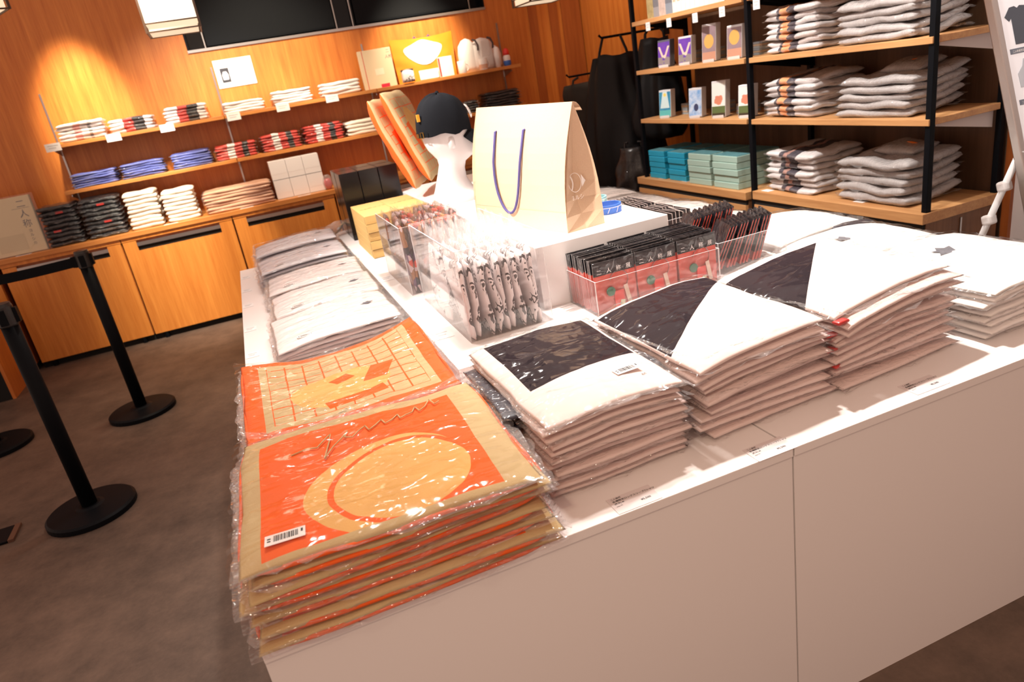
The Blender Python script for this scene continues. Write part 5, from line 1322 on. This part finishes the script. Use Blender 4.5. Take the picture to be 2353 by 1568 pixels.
# low plate on the floor and the kiosk at the frame edge
o = thing('floor_plate', 'dark flat plate with a brown rim lying on the floor', 'floor plate', (-1.62, 3.23, 0), (0, 0, 0.02))
obj('slab', MB().b2((-0.26, -0.07, 0), (0.26, 0.07, 0.012), 0, 0.003), o, mats=m_black); obj('rim', MB().b2((0.262, -0.07, 0), (0.285, 0.07, 0.013)), o, mats=simple('brown_rim', (0.10, 0.045, 0.025), 0.5))
o = thing('kiosk', 'low kiosk with black front and wooden side near the cabinets', 'kiosk', (-1.845, 5.30, 0))
obj('body', MB().b2((-0.6, 0.012, 0.0), (-0.02, 0.33, 0.62)), o, mats=m_red_wood); obj('side_panel', MB().b2((-0.02, 0.0, 0.0), (0.0, 0.33, 0.62)), o, mats=m_wall_wood); obj('front_panel', MB().b2((-0.6, 0.0, 0.0), (-0.02, 0.012, 0.62)), o, mats=m_blackgap)

# ------------------------------------------------------------------ paper lanterns
m_paper = simple('lantern_paper', (0.9, 0.82, 0.66), 0.8, emit=(1.0, 0.80, 0.55), estr=0.42)
m_lframe = simple('dark_lantern_frame', (0.05, 0.022, 0.010), 0.5)
def lantern(label, x, y, z, s=0.28, rz=0.0, h=0.46, art=False):
    o = thing('paper_lantern', label, 'lantern', (x, y, z), (0, 0, rz), group='paper lanterns')
    obj('shade', MB().b2((-s / 2, -s / 2, 0.05), (s / 2, s / 2, h), 0, 0.004), o, mats=m_paper)
    obj('lower_band', MB().b2((-s / 2 + 0.012, -s / 2 + 0.012, 0.004), (s / 2 - 0.012, s / 2 - 0.012, 0.05)), o, mats=m_paper)
    for sx in (-1, 1):
        for sy in (-1, 1):
            obj('corner_bar', MB().box((sx * s / 2, sy * s / 2, h / 2), (0.013, 0.013, h)), o, mats=m_lframe)
    for zz in (0.004, 0.05, h):
        obj('ring_bar', MB().b2((-s / 2, -s / 2 - 0.004, zz - 0.004), (s / 2, -s / 2 + 0.004, zz + 0.004)).b2((-s / 2, s / 2 - 0.004, zz - 0.004), (s / 2, s / 2 + 0.004, zz + 0.004)).b2((-s / 2 - 0.004, -s / 2, zz - 0.004), (-s / 2 + 0.004, s / 2, zz + 0.004)).b2((s / 2 - 0.004, -s / 2, zz - 0.004), (s / 2 + 0.004, s / 2, zz + 0.004)), o, mats=m_lframe)
    obj('cord', MB().tube([(0, 0, h), (0, 0, h + 0.8)], 0.004, 6), o, mats=m_black)
    if art:
        pts = [(-0.05, 0.20), (-0.03, 0.24), (-0.025, 0.28), (-0.01, 0.22), (0.01, 0.27), (0.02, 0.23), (0.05, 0.26), (0.06, 0.22)]
        obj('brush_drawing', MB().tube([(a, -s / 2 - 0.003, b2 - 0.03) for a, b2 in pts], 0.002, 4), o, mats=simple('gold_ink', (0.75, 0.42, 0.06), 0.5))
    return o
lantern('glowing paper lantern with a gold drawing beside the dark window', -0.17, 5.02, 2.03, 0.295, 0.02, 0.46, True)
lantern('glowing paper lantern hanging over the shelf end', 2.25, 5.05, 1.90, 0.31, 0.02)
lantern('glowing paper lantern over the cabinet corner past the uprights', -1.10, 4.75, 2.215, 0.28, 0.5)

# ------------------------------------------------------------------ sign board on its easel
XS = 2.42
P1, P2 = pxx(2278, 0, XS), pxx(2353, 400, XS)
k_ = (P1.y - P2.y) / (P1.z - P2.z); y0 = P2.y - k_ * P2.z; tilt = math.atan(k_)
o = thing('sign_board', 'white goods list sign leaning on a clear-footed easel', 'sign', (XS, y0, 0.0), (-tilt, 0, 0))
zl, zh, wd_ = 0.55, 1.75, 0.62
obj('sheet', MB().b2((0.012, 0.0, zl), (wd_, 0.008, zh)), o, mats=simple('sign_sheet', (0.78, 0.80, 0.86), 0.35))
obj('rail', MB().b2((-0.012, -0.012, zl), (0.014, 0.018, zh + 0.02), 0, 0.004), o, mats=m_steel); obj('rail', MB().b2((wd_ - 0.014, -0.012, zl), (wd_ + 0.012, 0.018, zh + 0.02), 0, 0.004), o, mats=m_steel)
obj('rail', MB().b2((0, -0.012, zl - 0.02), (wd_, 0.018, zl)), o, mats=m_steel)
m_teeprint = simple('dark_tee_print', (0.05, 0.06, 0.08), 0.5); m_paleprint = simple('pale_grey_print', (0.42, 0.45, 0.50), 0.5); m_barprint = simple('slate_bar_print', (0.12, 0.14, 0.18), 0.5)
RX = Matrix(((1, 0, 0, 0), (0, 0, 1, 0), (0, 1, 0, 0), (0, 0, 0, 1)))
tee = [(-0.5, 0.25), (-0.28, 0.48), (-0.1, 0.5), (0, 0.44), (0.1, 0.5), (0.28, 0.48), (0.5, 0.25), (0.36, 0.12), (0.27, 0.2), (0.27, -0.5), (-0.27, -0.5), (-0.27, 0.2), (-0.36, 0.12)]
hoodie = [(-0.4, -0.3), (-0.42, 0.1), (-0.2, 0.3), (-0.12, 0.5), (0.12, 0.5), (0.2, 0.3), (0.42, 0.1), (0.4, -0.3), (0.26, -0.3), (0.26, -0.5), (-0.26, -0.5), (-0.26, -0.3)]
capp = [(-0.45, -0.2), (-0.4, 0.1), (-0.2, 0.35), (0.1, 0.38), (0.35, 0.2), (0.4, -0.1), (0.1, -0.12), (-0.3, -0.35)]
for r_, (zc, sh, mt, s_) in enumerate(((1.415, tee, m_teeprint, 0.125), (1.245, hoodie, m_paleprint, 0.115), (1.09, capp, m_teeprint, 0.10), (0.95, tee, m_paleprint, 0.10))):
    for c in range(3):
        obj('product_picture', MB().prism([(x_ * s_, y_ * s_) for x_, y_ in sh], 0, 0.001).xf(Matrix.Translation((0.105 + 0.17 * c, -0.0015, zc)) @ RX), o, mats=mt)
        obj('caption_bar', MB().b2((0.04 + 0.17 * c, -0.0012, zc - 0.092), (0.19 + 0.17 * c, 0, zc - 0.075)), o, mats=m_barprint)
        obj('lettering', text_mesh('二人称展限定', 0.009, m_card), o, (0.05 + 0.17 * c, -0.0016, zc - 0.088), (pi / 2, 0, 0))
leg = Vector(pxx(2256, 542, XS)); legt = Vector(pxx(2346, 345, XS))
inv = (Matrix.Translation((XS, y0, 0)) @ Matrix.Rotation(-tilt, 4, 'X')).inverted()
d_ = (leg - legt).normalized(); foot = leg + d_ * (leg.z / -d_.z) if d_.z < 0 else leg
st_ = obj('strut', MB().tube([inv @ legt, inv @ foot], 0.012, 8), o, mats=simple('milky_strut', (0.72, 0.74, 0.76), 0.3), smooth=True)
for u in (0.40, 0.80):
    q = legt + (leg - legt) * u; obj('clamp', MB().box(inv @ q, (0.04, 0.036, 0.036), 0, None, 0.008), st_, mats=m_acrylic_edge)
